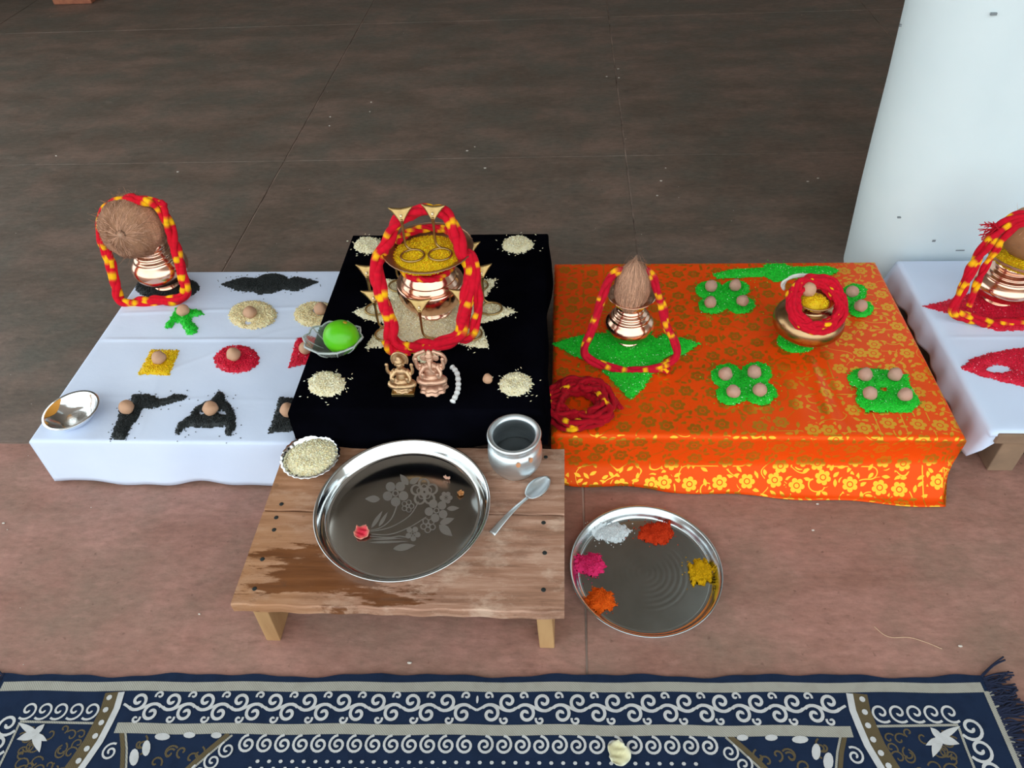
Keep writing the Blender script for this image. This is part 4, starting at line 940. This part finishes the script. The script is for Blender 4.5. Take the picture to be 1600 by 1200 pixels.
# deity figurines
def blob(c, r, rot=None): return sphere(c, r, 14, 10, rot)
def limb(pts, r): return tube(catmull(pts, 5), np.interp(np.linspace(0, 1, (len(pts)-1)*5+1), np.linspace(0, 1, len(r)), r), 8)
def figure(parts, name, mat, t, c, sc, vox=.0011):
    v, f = join(*parts); v = np.array(v)*sc+c; o = mk(name, v, f, mat, t); m = o.modifiers.new('fuse', 'REMESH'); m.mode = 'VOXEL'; m.voxel_size = vox; m.use_smooth_shade = True; return o
def seated(elephant):
    P = [blob((0, 0, .016), (.016, .012, .007)), limb([(-.006, 0, .014), (-.020, -.006, .013), (-.012, -.013, .012), (.006, -.014, .012)], [.007, .0065, .005, .004]), limb([(.006, 0, .014), (.020, -.006, .013), (.012, -.013, .0135), (-.006, -.0145, .0135)], [.007, .0065, .005, .004]),
         blob((0, 0, .026), (.011 if not elephant else .013, .009, .013)), blob((0, 0, .038), (.0115, .0075, .007)), blob((0, -.001, .046), (.004, .004, .005))]
    P += [blob((0, -.001, .054), (.0068, .0068, .0078)), limb([(0, 0, .060), (0, 0, .066), (0, 0, .071)], [.0062, .005, .002]), blob((0, -.001, .0615), (.0076, .0072, .0022))]
    for s_ in (-1, 1):
        P += [limb([(s_*.010, 0, .040), (s_*.018, -.002, .034), (s_*.022, -.004, .043), (s_*.021, -.004, .052)], [.0042, .0036, .003, .0028]), blob((s_*.0215, -.004, .055), (.0036, .0026, .0044)),
              limb([(s_*.010, -.002, .038), (s_*.016, -.008, .030), (s_*.014, -.013, .024), (s_*.012, -.014, .028)], [.0042, .0036, .003, .0028]), blob((s_*.012, -.0145, .031), (.0032, .0024, .004))]
        if elephant: P += [blob((s_*.010, .001, .054), (.0058, .0018, .0066))]
        else: P += [blob((s_*.0074, -.001, .053), (.0018, .0018, .003))]
    if elephant: P += [limb([(0, -.006, .053), (.001, -.010, .046), (.003, -.0115, .038), (.008, -.0115, .034)], [.0042, .0036, .003, .0024])]
    else: P += [blob((0, -.0075, .0535), (.0011, .0014, .0018)), blob((-.0025, -.007, .0555), (.0013, .001, .0009)), blob((.0025, -.007, .0555), (.0013, .001, .0009)), blob((0, -.007, .0505), (.002, .001, .0007))]
    return P
ib = PZ(632, 611, ZB); I1 = thing('deity_figurine', 'small brass seated deity with halo on a square plinth', 'figurine', ib); k1 = .96
box('plinth', (ib[0]-.0195, ib[0]+.0195, ib[1]-.0150, ib[1]+.0165, ZB+.0006, ZB+.0075), 'brass', I1, .001)
mk('lotus_seat', *lathe(smoothprof([(.0165, 0), (.018, .003), (.0155, .0055), (.017, .008), (.015, .0105)], 4), 40, ib+np.array([0, .001, .0072]), wob=lambda a, i: .06*math.cos(a*12)), 'brass_idol', I1)
figure(seated(False), 'figure', 'brass_idol', I1, ib+np.array([0, .001, .0095]), k1)
halo = [np.array(ib)+np.array([.0135*math.cos(a), .0065, .066+.0155*math.sin(a)]) for a in np.linspace(-.6, math.pi+.6, 24)]
mk('halo', *tube(halo, .0018, 8), 'brass_idol', I1)
hv = [h+np.array([0, dy, 0]) for dy in (-.0006, .0006) for h in halo]; nh = len(halo); mk('halo_plate', hv, [list(range(nh)), list(range(nh, 2*nh))[::-1]]+[[i, nh+i, nh+i+1, i+1] for i in range(nh-1)], 'brass_idol', I1, smooth=False)
ib2 = PZ(678, 606, ZB); I2 = thing('deity_figurine', 'larger pinkish brass elephant headed deity with raised arms on a lotus base', 'figurine', ib2)
mk('lotus_base', *lathe(smoothprof([(.0225, .0006), (.0245, .003), (.021, .007), (.0225, .010), (.019, .0135), (.014, .015)], 4), 48, ib2, wob=lambda a, i: .075*math.cos(a*10)), 'idol_pink', I2)
figure(seated(True), 'figure', 'idol_pink', I2, ib2+np.array([0, .001, .011]), 1.03)
for s_ in (-1, 1):
    arc = [ib2+np.array([s_*x, .002, z]) for x, z in ((.012, .050), (.021, .052), (.026, .063), (.021, .074), (.012, .079), (.006, .082))]
    mk('upper_arm', *tube(catmull(arc, 6), .0033, 8), 'idol_pink', I2)

wp = catmull([PZ(*p, ZB+.004) for p in ((706, 573), (714, 583), (716, 600), (714, 614), (707, 628))], 12)
rad = .0042*(1+.18*np.sin(np.arange(len(wp))*1.1)+.1*np.sin(np.arange(len(wp))*2.7)); rad[0] *= .5; rad[-1] *= .4
ow = mk('cotton_wick', *tube(wp, rad, 10), 'cotton', loc=PZ(712, 600, ZB)); tag(ow, 'curved white cotton wick on black velvet beside the figurines', 'wick')
nut(762, 592, ZB+.0005, 8, 'pale betel nut alone on black velvet near the front right rice mound', 1, 'nut_pale')

# ------------------------------------------------------------------ ORANGE CLOTH
o4 = lambda x, y: (840+x*.25, 400+y*.25); o7 = lambda x, y: (840+x*.4375, 380+y*.4375); o6 = lambda x, y: (1180+x*.225, 390+y*.225); o3 = lambda x, y: (1180+x*.21875, 560+y*.21875)
GD = (.0034, .0010)
heap('green_rice_star', [zpoly([(90, 550), (200, 515), (300, 495), (400, 485), (480, 490), (560, 500), (700, 490), (740, 520), (790, 490), (840, 510), (900, 515), (1015, 550), (960, 590), (890, 625), (820, 625), (760, 670), (715, 745), (660, 830), (585, 900), (530, 850), (470, 780), (430, 740), (340, 650), (280, 645), (200, 610)], ZO, o4)], ZO+.001, .005, GREEN, 'large green star under the pot with the hairy coconut', 'rice heap', GD, weights=GW, stray=.02)
heap('green_rice_bow', [zpoly([(625, 112), (700, 95), (800, 92), (815, 78), (880, 75), (905, 88), (1040, 85), (1075, 100), (1050, 115), (900, 130), (850, 140), (810, 120), (700, 125), (640, 128)], ZO, o7)], ZO+.001, .005, GREEN, 'long green bow at the back of the orange cloth', 'rice heap', GD, weights=GW, stray=.03)
def clover(pts, f, rx, ry, label):
    ps = []
    for x, y in pts: px, py = f(x, y); ps.append(zell(px, py, rx, ry, ZO))
    c = np.mean([f(*p) for p in pts], 0); ps.append(zell(c[0], c[1], rx*.8, ry*.7, ZO))
    heap('green_rice_clover', ps, ZO+.001, .005, GREEN, label, 'rice heap', GD, weights=GW, stray=.02, group='green rice clovers on the orange cloth')
clover([(1075, 215), (1235, 210), (1095, 310), (1270, 310)], o4, 22, 13.5, 'green clover with four nuts at the back, left of the brass pot')
clover([(1180, 750), (1365, 740), (1215, 862), (1395, 862)], o4, 24, 18, 'green clover with four nuts at the front middle of the orange cloth')
clover([(690, 300), (735, 415), (520, 300), (540, 415)], o6, 19, 13, 'green clover half hidden behind the brass pot')
heap('green_rice_clover', [zpoly([(655, 130), (700, 85), (800, 75), (930, 85), (1090, 125), (1100, 190), (1180, 320), (1100, 390), (960, 385), (800, 385), (720, 310), (730, 210), (680, 190)], ZO, o3)], ZO+.001, .005, GREEN, 'green clover with four nuts at the front right of the orange cloth', 'rice heap', GD, weights=GW, holes=[zell(1180+920*.21875, 560+225*.21875, 6, 4, ZO, 10)], stray=.02, group='green rice clovers on the orange cloth')
heap('green_rice_round', [zell(1180+300*.225, 390+635*.225, 33, 19, ZO)], ZO+.001, .005, GREEN, 'green round under the brass pot', 'rice heap', GD, weights=GW)
hz = ZO+.0052; Q = ('back left', 'back right', 'front left', 'front right')
for grp, f, pts, l in ((1, o4, ((1085, 187), (1235, 182), (1080, 287), (1283, 277)), 'green clover left of the brass pot'), (2, o4, ((1175, 735), (1355, 723), (1225, 843), (1390, 835)), 'green clover at the front middle of the orange cloth'), (4, o3, ((787, 112), (1000, 112), (822, 247), (1073, 257)), 'green clover at the front right of the orange cloth')):
    for q, p in zip(Q, pts): nut(*f(*p), hz, 9.6 if grp == 1 else 11, '%s nut on the %s' % (q, l), random.choice((0, 1, 2)), 'nut')
nut(*o6(675, 287), hz, 9.8, 'back nut on the green clover half hidden behind the brass pot', 0, 'nut'); nut(*o6(735, 387), hz, 10.3, 'front nut on the green clover half hidden behind the brass pot', 1, 'nut')

# pot with the hairy coconut
kb = PZ(981, 534, ZO); kb[2] = ZO+.005; Rk = 39*mpp(kb+np.array([0, 0, .05])); mt = PY(991, 461, kb[1]); Hk = (mt[2]-kb[2])/Rk
kalash('copper_pot', 'copper pot holding the upright hairy coconut on the green star', kb, Rk, 'copper', lip=.92, H=Hk, group=KG, neck=.50)
disc_heap('yellow_rice', 'yellow rice round the foot of the hairy coconut', kb+np.array([0, 0, Rk*Hk-.012]), Rk*.68, YEL, .004)
top = PY(991, 409, kb[1]); zb_ = kb[2]+Rk*Hk-.026; cc = np.array([top[0]-.001, kb[1]-.010, (top[2]+zb_)/2]); hh = (top[2]-zb_)/2
coconut('upright hairy coconut in the copper pot on the orange cloth', cc, 28*mpp(cc), np.array([.06, .05, 1]), 'husk', 1600, False, hh/(28*mpp(cc))*1.02, .035)
bt = (PZ(985, 581, ZO)[1], ZO+.0105); tp = (kb[1]-.005, PY(990, 421, kb[1]-.005)[2])
gp = [(972, 423), (1003, 420), (1018, 433), (1027, 455), (1036, 485), (1043, 510), (1055, 535), (1057, 555), (1040, 569), (1010, 577), (985, 580), (950, 573), (920, 560), (914, 545), (925, 515), (935, 480), (945, 450), (958, 430)]
yarn_bundle('thread_garland', 'red thread loop over the hairy coconut, resting on the green star', [PP(*p, bt, tp) for p in gp], strands=4, R=.0048, r=.0047, patches=17, turns=2, plen=.009, fuzz=60, red=np.array((.52, .004, .024)))
yarn_bundle('thread_tail', 'frayed red thread end right of the green star point', [PZ(*p, ZO+.006) for p in ((1010, 578), (1030, 577), (1045, 580))], closed=False, strands=4, R=.004, r=.004, patches=1, turns=1, fuzz=50, red=np.array((.5, .004, .02)))

# coil of thread front left
def coil(label, c, Rx, Ry, z, loops, Rm, name='thread_coil', normal=None, rs=.0032, red=RED, yl=.05, wob=.35):
    root = thing(name, label, 'sacred thread', (c[0], c[1], z)); Rt = rot_from_z(normal) if normal is not None else None
    for k in range(loops):
        n = 90; a = np.linspace(0, 2*math.pi, n, endpoint=False); ph = random.uniform(0, 6.28); q = rng.uniform(0, 1)**.6
        m1 = Rm*q*np.cos(ph+a*random.choice((1, 2, -1, -2))+.8*np.sin(a*3+k)); m2 = Rm*.62*q*np.sin(ph+a*random.choice((1, 2, -1))+.6*np.sin(a*2+k))
        w = 1+.03*np.sin(a*3+k)+.02*np.sin(a*5+2*k)
        P = np.stack([(Rx*w+m1)*np.cos(a), (Ry*w+m1)*np.sin(a), m2+Rm*.62+rs], 1)
        if Rt is not None: P = (P-np.array([0, 0, Rm*.6]))@Rt.T+np.array([0, 0, 0])
        P = P+np.array([c[0], c[1], z])
        v, f = tube(P, rs*(1+.15*np.sin(a*17+k)), 6, True); yy = np.zeros(n)
        for _ in range(3):
            if rng.random() < yl*10: i = rng.integers(n); yy[i:i+rng.integers(2, 5)] = 1
        col = np.repeat(np.clip((red*(1-yy[:, None])+YW*yy[:, None])*rng.uniform(.75, 1.15, (n, 1))**.5, 0, 1), 6, 0); mk('yarn_strand', v, f, 'yarn', root, cols=col)
    return root
cc = PZ(905, 640, ZO); s = mpp(cc)
tc = coil('tangled dark red thread coil at the front left of the orange cloth', cc, 40*s, 40*s, ZO+.002, 22, 14*s, red=np.array((.40, .002, .012)), yl=.05, rs=.0048)
v = [PZ(*p, ZO+.008) for p in ((935, 612), (950, 622), (962, 628), (969, 640))]
for k in range(5):
    q = catmull([p+np.array([rng.normal(0, .003), rng.normal(0, .003), rng.uniform(0, .006)]) for p in v], 6); vv, ff = tube(q, .003, 6); mk('yarn_tail', vv, ff, 'yarn', tc, cols=np.tile(np.array((.42, .003, .014)), (len(vv), 1)))

# brass pot with thread coil, yellow rice and nut
kb = PZ(1254, 531, ZO); kb[2] = ZO+.005; Rk = 54*mpp(kb+np.array([0, 0, .05])); mt = PY(1273, 468, kb[1]); Hk = (mt[2]-kb[2])/Rk
def round_pot(label, base, R, H, mat):
    t = thing('brass_pot', label, 'pot', base, KG)
    pts = [(.0, .0), (.40, 0), (.44, .05), (.43, .12), (.70, .24), (.93, .45), (1.0, .66), (.94, .88), (.74, 1.05), (.56, 1.12), (.44, 1.17), (.42, H-.16), (.46, H-.06), (.54, H-.01), (.555, H+.015), (.53, H+.03), (.40, H-.04), (.36, H-.16), (.5, 1.05), (.85, .8), (.5, .2), (0, .15)]
    mk('pot_body', *lathe([(max(r, 0)*R, z*R) for r, z in smoothprof(pts, 4)], 64, base, cap=False), mat, t); return t
Hk = max(Hk, 1.38)
round_pot('squat brass pot wearing a red thread coil on the orange cloth', kb, Rk, Hk, 'bronze')
ytop = kb+np.array([0, 0, Rk*Hk-.006])
disc_heap('yellow_rice', 'yellow rice in the mouth of the brass pot', ytop, Rk*.43, YEL, .012)
nq = PZ(1264, 451, ytop[2]+.012); nut(1264, 452, ytop[2]+.0115, 11.5, 'betel nut on the yellow rice of the brass pot', 0, 'nut_pale')
ccn = PY(1275, 477, kb[1]-.012); s = mpp(ccn)
nv = C0-ccn; nv = np.array([.10, -.62, .78])
coil('thick red thread coil hung round the mouth of the brass pot', np.array([ccn[0], ccn[1], 0]), 38*s, 38*s, ccn[2], 26, 10*s, normal=nv/np.linalg.norm(nv), red=np.array((.60, .004, .022)), yl=.045, rs=.0040)
wr = [PY(*p, kb[1]+.045) for p in ((1224, 452), (1224, 443), (1234, 434), (1250, 430), (1268, 430))]
yarn_bundle('cotton_loop', 'white cotton cord behind the red coil on the brass pot', wr, closed=False, strands=2, R=.002, r=.0026, patches=0, turns=1, red=np.array((.75, .75, .72)), fuzz=0, cat='cord')

# ------------------------------------------------------------------ FAR RIGHT TABLE
heap('red_rice_star', [zpoly([(1442, 479), (1480, 470), (1510, 461), (1535, 452), (1580, 446), (1640, 452), (1690, 470), (1740, 482), (1690, 498), (1640, 506), (1600, 516), (1560, 518), (1520, 505), (1490, 492)], ZR)], ZR, .006, REDG, 'pointed red rice star under the copper pot at the right edge', 'rice heap', GD, weights=RW)
heap('red_rice_oval', [zpoly([(1502, 575), (1515, 563), (1545, 553), (1575, 547), (1610, 543), (1660, 550), (1700, 575), (1680, 600), (1640, 610), (1600, 604), (1570, 597), (1535, 588)], ZR)], ZR, .006, REDG, 'red rice eye shape with a white gap at the right edge', 'rice heap', GD, weights=RW, holes=[zell(1560, 577, 20, 6.5, ZR, 16)])
kb = PZ(1557, 470, ZR); kb[2] = ZR+.006; Rk = 47*mpp(kb+np.array([0, 0, .04]))
kalash('copper_pot', 'copper pot at the right edge on the red star', kb, Rk, 'copper', lip=.60, H=1.95, group=KG, neck=.50, zs=.80)
dc = kb+np.array([.012, -.006, Rk*1.60]); DR = 67*mpp(dc)
Dh = thing('copper_dish', 'dull copper dish of yellow rice on the right edge pot', 'dish', dc)
dp = smoothprof([(0, 0), (DR*.5, .0), (DR*.7, .006), (DR*.92, .018), (DR, .025)], 4); di = [(r*.98, z+.0018) for r, z in dp][::-1]
mk('dish_body', *lathe(dp+di, 72, dc, cap=False), 'copper_dull', Dh)
disc_heap('yellow_rice', 'yellow rice ringing the coconut at the right edge', dc+np.array([0, 0, .012]), DR*.86, YEL, .006)
c2 = PY(1610, 378, dc[1]); cr = 43*mpp(c2); c2 = np.array([c2[0], dc[1], dc[2]+.016+cr*.92])
coconut('smooth tan coconut under red thread at the right edge', c2, cr, np.array([.2, -.5, .8]), 'husk_tan', 120, False, 1.05, .02)
bt = (PZ(1560, 508, ZR)[1], ZR+.0135); tp = (c2[1]-.02, c2[2]+cr*1.02)
gp = [(1602, 338), (1575, 348), (1556, 366), (1540, 386), (1522, 412), (1508, 440), (1496, 468), (1490, 484), (1500, 491), (1530, 499), (1560, 506), (1590, 505), (1640, 500), (1672, 480), (1668, 440), (1655, 390), (1635, 352)]
yarn_bundle('thread_garland', 'red thread loop over the smooth coconut at the right edge', [PP(*p, bt, tp) for p in gp], strands=5, R=.0075, r=.0050, patches=20, turns=3, plen=.011, fuzz=70, red=np.array((.56, .004, .02)))
gp = [(1600, 345), (1580, 356), (1564, 374), (1548, 398), (1533, 425), (1520, 452), (1513, 476)]
yarn_bundle('thread_tail', 'second strand of red thread running down beside the right edge loop', [PP(*p, bt, tp)+np.array([0, -.004, 0]) for p in gp], closed=False, strands=3, R=.004, r=.0042, patches=6, turns=2, plen=.011, fuzz=20, red=np.array((.56, .004, .02)))
V, Fc = [], []
tfr = thing('thread_fray', 'frayed red yarn ends sticking out left of the right edge coconut', 'sacred thread', PP(1548, 372, bt, tp))
for k in range(34):
    a = PP(1562+random.uniform(-8, 10), 356+random.uniform(-8, 12), bt, tp); b = PP(1538+random.uniform(-8, 14), 366+random.uniform(-18, 20), bt, tp)+np.array([0, random.uniform(-.01, .01), random.uniform(-.004, .006)])
    m = (a+b)/2+rng.normal(0, .003, 3); v, f = tube(catmull([a, m, b], 4), .0009, 5); n = len(V); V += v; Fc += [[i+n for i in q] for q in f]
mk('frayed_end', V, Fc, 'yarn', tfr, cols=np.tile(np.array((.50, .006, .02)), (len(V), 1)))['kind'] = 'stuff'

# ------------------------------------------------------------------ RUG
RZ = .0050; r0 = PZ(748, 1055, RZ); ra = PZ(100, 1049, RZ); rb = PZ(1540, 1050, RZ); ud = (rb-ra)[:2]; ud /= np.linalg.norm(ud); vd = np.array([ud[1], -ud[0]])
def uvp(px, py): d = PZ(px, py, RZ)[:2]-r0[:2]; return np.array([d@ud, d@vd])
def wp_(u, v): q = r0[:2]+ud*u+vd*v; return (q[0], q[1], RZ)
HU = .5*(uvp(1553, 1080)[0]-uvp(-2, 1075)[0]); HU = uvp(1551, 1085)[0]; RL = .62
RG = thing('rug', 'navy woven rug with white scroll borders along the front edge', 'rug', (r0[0], r0[1]-.1, 0))
def edge(u): return .0022*math.sin(u*21+1)+.0016*math.sin(u*43)+.001*math.sin(u*97)
nu = 150; V, Fc = [], []
us = np.linspace(-HU, HU, nu+1); vs = [0, .004, .03, .2, .4, RL]
for z in (RZ, .0004):
    for v in vs:
        for u in us:
            q = wp_(u, v+(edge(u) if v < .03 else 0)); V.append((q[0], q[1], z))
nn = (nu+1)*len(vs)
for j in range(len(vs)-1):
    for i in range(nu): a = j*(nu+1)+i; Fc.append([a, a+nu+1, a+nu+2, a+1]); Fc.append([nn+a, nn+a+1, nn+a+nu+2, nn+a+nu+1])
for i in range(nu): Fc.append([i, i+1, nn+i+1, nn+i]); a = (len(vs)-1)*(nu+1)+i; Fc.append([a, nn+a, nn+a+1, a+1])
for j in range(len(vs)-1): a = j*(nu+1); Fc.append([a, nn+a, nn+a+nu+1, a+nu+1]); a += nu; Fc.append([a, a+nu+1, nn+a+nu+1, nn+a])
mk('rug_body', V, Fc, 'rug', RG, smooth=False)
class Print:
    def __init__(s, dz): s.V, s.F, s.z, s.k = [], [], RZ+dz, 0
    def rib(s, pts, w, both=True):
        for sg in ((1, -1) if both else (1,)):
            P = np.array([wp_(u*sg, v)[:2] for u, v in pts]); ribbon2(P, w, s.z+.00001*(s.k % 25), s.V, s.F); s.k += 1
    def poly(s, pts, both=True):
        for sg in ((1, -1) if both else (1,)):
            P = [wp_(u*sg, v) for u, v in pts]; c = np.mean(P, 0); n = len(s.V); zz = s.z+.00001*(s.k % 25); s.k += 1; s.V.append((c[0], c[1], zz)); s.V += [(p[0], p[1], zz) for p in P]; m = len(P); s.F += [[n, n+1+i, n+1+(i+1) % m] for i in range(m)]
    def done(s, name, mat): return mk(name, s.V, s.F, mat, RG, smooth=False)
def vrow(py): return uvp(748, py)[1]
def spiral(c, r, turns, a0, sg=1, n=26, inner=.12): return [(c[0]+r*(inner+(1-inner)*t)*math.cos(a0+sg*turns*2*math.pi*(1-t)), c[1]+r*(inner+(1-inner)*t)*math.sin(a0+sg*turns*2*math.pi*(1-t))) for t in np.linspace(0, 1, n)]
bg_ = Print(.0006); wh = Print(.0010); ol = Print(.0002)
v1, v2, v3, v4, v5, v6 = [vrow(y) for y in (1066, 1081, 1132, 1149, 1181, 1192)]
ue = uvp(1541, 1085)[0]
for a, b, lim in ((v1, v2, HU-.010), (v3, v4, uvp(1330, 1140)[0])):
    bg_.rib([(u, (a+b)/2+.0008*math.sin(u*40)) for u in np.linspace(-lim, lim, 60)], b-a, False)
bg_.rib([(ue+.004, v) for v in np.linspace(v2-.002, RL, 20)], .013)
px2m = mpp(np.array(r0)); UN = 53.3*px2m
um = uvp(1326, 1105)[0]; k = 0
vm = (v2+v3)/2; vh = (v3-v2)
while (k+.2)*UN < um-.012:
    u = .020+k*UN
    if u+.02 < um: wh.rib(spiral((u, vm+vh*.19), vh*.31, 1.35, -2.5, 1), .0046)
    if u+UN*.5 < um-.01: wh.rib(spiral((u+UN*.5, vm-vh*.19), vh*.31, 1.35, .7, 1), .0046)
    if u+UN*.4 < um: wh.rib(spiral((u+UN*.40, vm+vh*.37), vh*.14, 1.0, 3.6, -1, 14), .0034)
    wh.rib(spiral((u-UN*.08, vm-vh*.36), vh*.14, 1.0, .4, -1, 14), .0034)
    k += 1
wh.rib([(u, vm+vh*.10*math.cos((u-.020)/UN*2*math.pi)*-1) for u in np.linspace(.0, um-.004, 220)], .0036)
wh.poly([(.0018*math.cos(a), v2+vh*.25+.006*math.sin(a)) for a in np.linspace(0, 6.28, 10)[:-1]], False)
# second band of simple curls
c = .0135; uc = uvp(1122, 1165)[0]
while c < uc: wh.rib(spiral((c, (v4+v5)/2), (v5-v4)*.47, 1.6, -1.5, 1), .0036); c += 27*px2m
for q in range(3):          # curls stepping down the medallion edge
    p = uvp(1140+22*q, 1176+19*q); wh.rib(spiral(p, .0125, 1.5, -1.0, 1), .0028)
rowv = v6
for r_ in range(26):        # field of dots
    off = (r_ % 2)*.0082; lim = uvp(1105+10*r_, 1190)[0] if r_ < 10 else .40
    for i in range(int(lim/.0164)):
        u = .0082+off+i*.0164; rr = .0030
        wh.poly([(u+rr*math.cos(a), rowv+rr*.85*math.sin(a)) for a in np.linspace(0, 6.28, 7)[:-1]])
    rowv += .0095
# white bar and olive strip bounding the corner squares, then the corner motifs
bar = [uvp(*p) for p in ((1327, 1084), (1332, 1110), (1342, 1135), (1355, 1165), (1375, 1198), (1402, 1240), (1440, 1290))]
wh.rib(bar, .0095); ol.rib([b+np.array([.014, 0]) for b in bar], .022)
for p in ((1347, 1093), (1351, 1113), (1356, 1134), (1364, 1156), (1376, 1177), (1388, 1197)):
    q = uvp(*p); wh.poly([(q[0]+.0042*math.cos(a), q[1]+.0042*math.sin(a)) for a in np.linspace(0, 6.28, 9)[:-1]])
for i in range(5): wh.rib(spiral(uvp(1376+27*i, 1114), .0145, 1.3, .9, 1), .0032)
bg_.rib([uvp(x, 1135-2*(x-1370)/130) for x in np.linspace(1370, 1497, 6)], .0034)
for i, p in enumerate(((1517, 1138), (1532, 1172), (1547, 1206), (1562, 1242))): wh.rib(spiral(uvp(*p), .0175, 1.4, 2.6, -1), .0042)
bg_.rib([uvp(*p) for p in ((1497, 1135), (1510, 1170), (1524, 1205), (1540, 1245))], .0034)
fl = [(1452, 1142), (1462, 1138), (1466, 1146), (1478, 1142), (1490, 1136), (1498, 1140), (1488, 1150), (1497, 1160), (1490, 1170), (1478, 1162), (1470, 1172), (1462, 1182), (1454, 1172), (1448, 1164), (1462, 1154), (1466, 1150)]
for (ax, ay, bx, by, w) in ((1468, 1152, 1453, 1137, 5), (1466, 1154, 1500, 1135, 6), (1468, 1154, 1499, 1163, 7), (1468, 1152, 1457, 1184, 8), (1464, 1156, 1446, 1165, 5)):
    a_, b_ = np.array((ax, ay)), np.array((bx, by)); d_ = b_-a_; m_ = np.array((-d_[1], d_[0]))/np.hypot(*d_)
    wh.poly([uvp(*(a_+d_*t+m_*w*math.sin(math.pi*min(1, .25+.75*t)))) for t in np.linspace(0, 1, 8)]+[uvp(*(a_+d_*t-m_*w*math.sin(math.pi*min(1, .25+.75*t)))) for t in np.linspace(.9, 0, 7)])
for i in range(30):
    p = uvp(random.uniform(1385, 1490), random.uniform(1143, 1235)); ol.rib(spiral(p, random.uniform(.006, .012), .9, random.uniform(0, 6), random.choice((1, -1)), 14), .0022)
for i in range(16):
    p = uvp(random.uniform(1185, 1300), random.uniform(1153, 1240)); ol.rib(spiral(p, random.uniform(.006, .012), .9, random.uniform(0, 6), random.choice((1, -1)), 14), .0026)
ol.rib([uvp(*p) for p in ((1140, 1150), (1165, 1172), (1190, 1195), (1215, 1220))], .007); bg_.rib([uvp(*p)+np.array([-.006, .002]) for p in ((1140, 1150), (1165, 1172), (1190, 1195), (1215, 1220))], .003)
ol.rib([uvp(*p) for p in ((1320, 1150), (1315, 1175), (1313, 1200), (1312, 1230))], .006); bg_.rib([uvp(*p)+np.array([-.0058, 0]) for p in ((1320, 1150), (1315, 1175), (1313, 1200), (1312, 1230))], .003)
wh.rib(spiral(uvp(1336, 1182), .0125, 1.5, -2, 1), .003)
for x, y, a, b in ((1275, 1175, 7, 13), (1294, 1190, 8, 14), (1250, 1156, 13, 6), (1205, 1153, 10, 5), (1160, 1153, 9, 5)):
    wh.poly([uvp(x+a*math.cos(t), y+b*math.sin(t)) for t in np.linspace(0, 6.28, 13)[:-1]])
bg_.done('beige_stripe', 'rug_beige')['kind'] = 'stuff'; wh.done('white_scroll_print', 'rug_white')['kind'] = 'stuff'; ol.done('olive_print', 'rug_olive')['kind'] = 'stuff'
V, Fc = [], []
for sg in (1, -1):
    for i in range(620):
        v = rng.uniform(-.002, RL); a = np.array(wp_(sg*(HU-.004), v)); L = rng.uniform(.022, .048); d = np.array([*(ud*sg), 0])+np.array([0, rng.normal(.15, .25), 0]); e = a+d*L; e[2] = .002+rng.uniform(0, .004); m_ = (a+e)/2+np.array([0, rng.normal(0, .003), rng.uniform(0, .003)]); a[2] = RZ
        vv, ff = tube(catmull([a, m_, e], 3), .0013, 4); n = len(V); V += vv; Fc += [[k+n for k in q] for q in ff]
mk('fringe', V, Fc, 'fringe', RG)['kind'] = 'stuff'

# ------------------------------------------------------------------ SMALL THINGS ON THE FLOOR
bp = PZ(114, 7, 0); bs = mpp(bp); w = 31*bs
BRK = box('brick', (bp[0]-w, bp[0]+w, bp[1]+.0, bp[1]+.11, .0005, .07), 'brick', None, .004, loc=(bp[0], bp[1]+.05, 0)); tag(BRK, 'red clay brick far back at the left on the dark floor', 'brick')
V, Fc = [], []
fl = [(966, 108), (948, 120), (967, 122), (1040, 263), (1033, 283), (1027, 306), (1278, 279), (1262, 284), (730, 236), (742, 230), (758, 263), (278, 269), (88, 244), (516, 183), (578, 175), (515, 197), (580, 160), (1335, 660), (6, 818), (1270, 829), (1277, 788), (312, 960), (640, 1036), (1500, 1010), (1130, 1062), (1392, 560)]
for px, py in fl:
    if (px, py) == (1392, 560): continue
    p = PZ(px, py, 0); r_ = random.uniform(.0016, .0030)*(1.3 if py < 300 else 1); v, f = sphere((p[0], p[1], .0012), (r_*1.3, r_*.8, .0014), 7, 4); n = len(V); V += v; Fc += [[i+n for i in q] for q in f]
for _ in range(130):
    p = PZ(random.uniform(0, 1600), random.uniform(0, 1040), 0)
    if OX0-.6 < p[0] < 1.3 and .5 < p[1] < 1.45: continue
    r_ = random.uniform(.0005, .0012); v, f = sphere((p[0], p[1], .0007), (r_*1.3, r_*.8, .0008), 5, 3); n = len(V); V += v; Fc += [[i+n for i in q] for q in f]
o = mk('floor_crumbs', V, Fc, simple('pale_crumbs', (.62, .56, .50), .9), loc=(0, 2, 0)); tag(o, 'scattered pale crumbs and rice specks on the floor', 'crumbs', None, 'stuff')

sp = catmull([PZ(*p, .0014) for p in ((1366, 979), (1380, 991), (1394, 996), (1420, 996), (1445, 1003), (1472, 1014))], 8)
tag(mk('straw', *tube(sp, .0006, 5), simple('dry_straw', (.62, .42, .28), .8), loc=sp[0]), 'thin bent dry straw on the floor above the right end of the rug', 'straw')
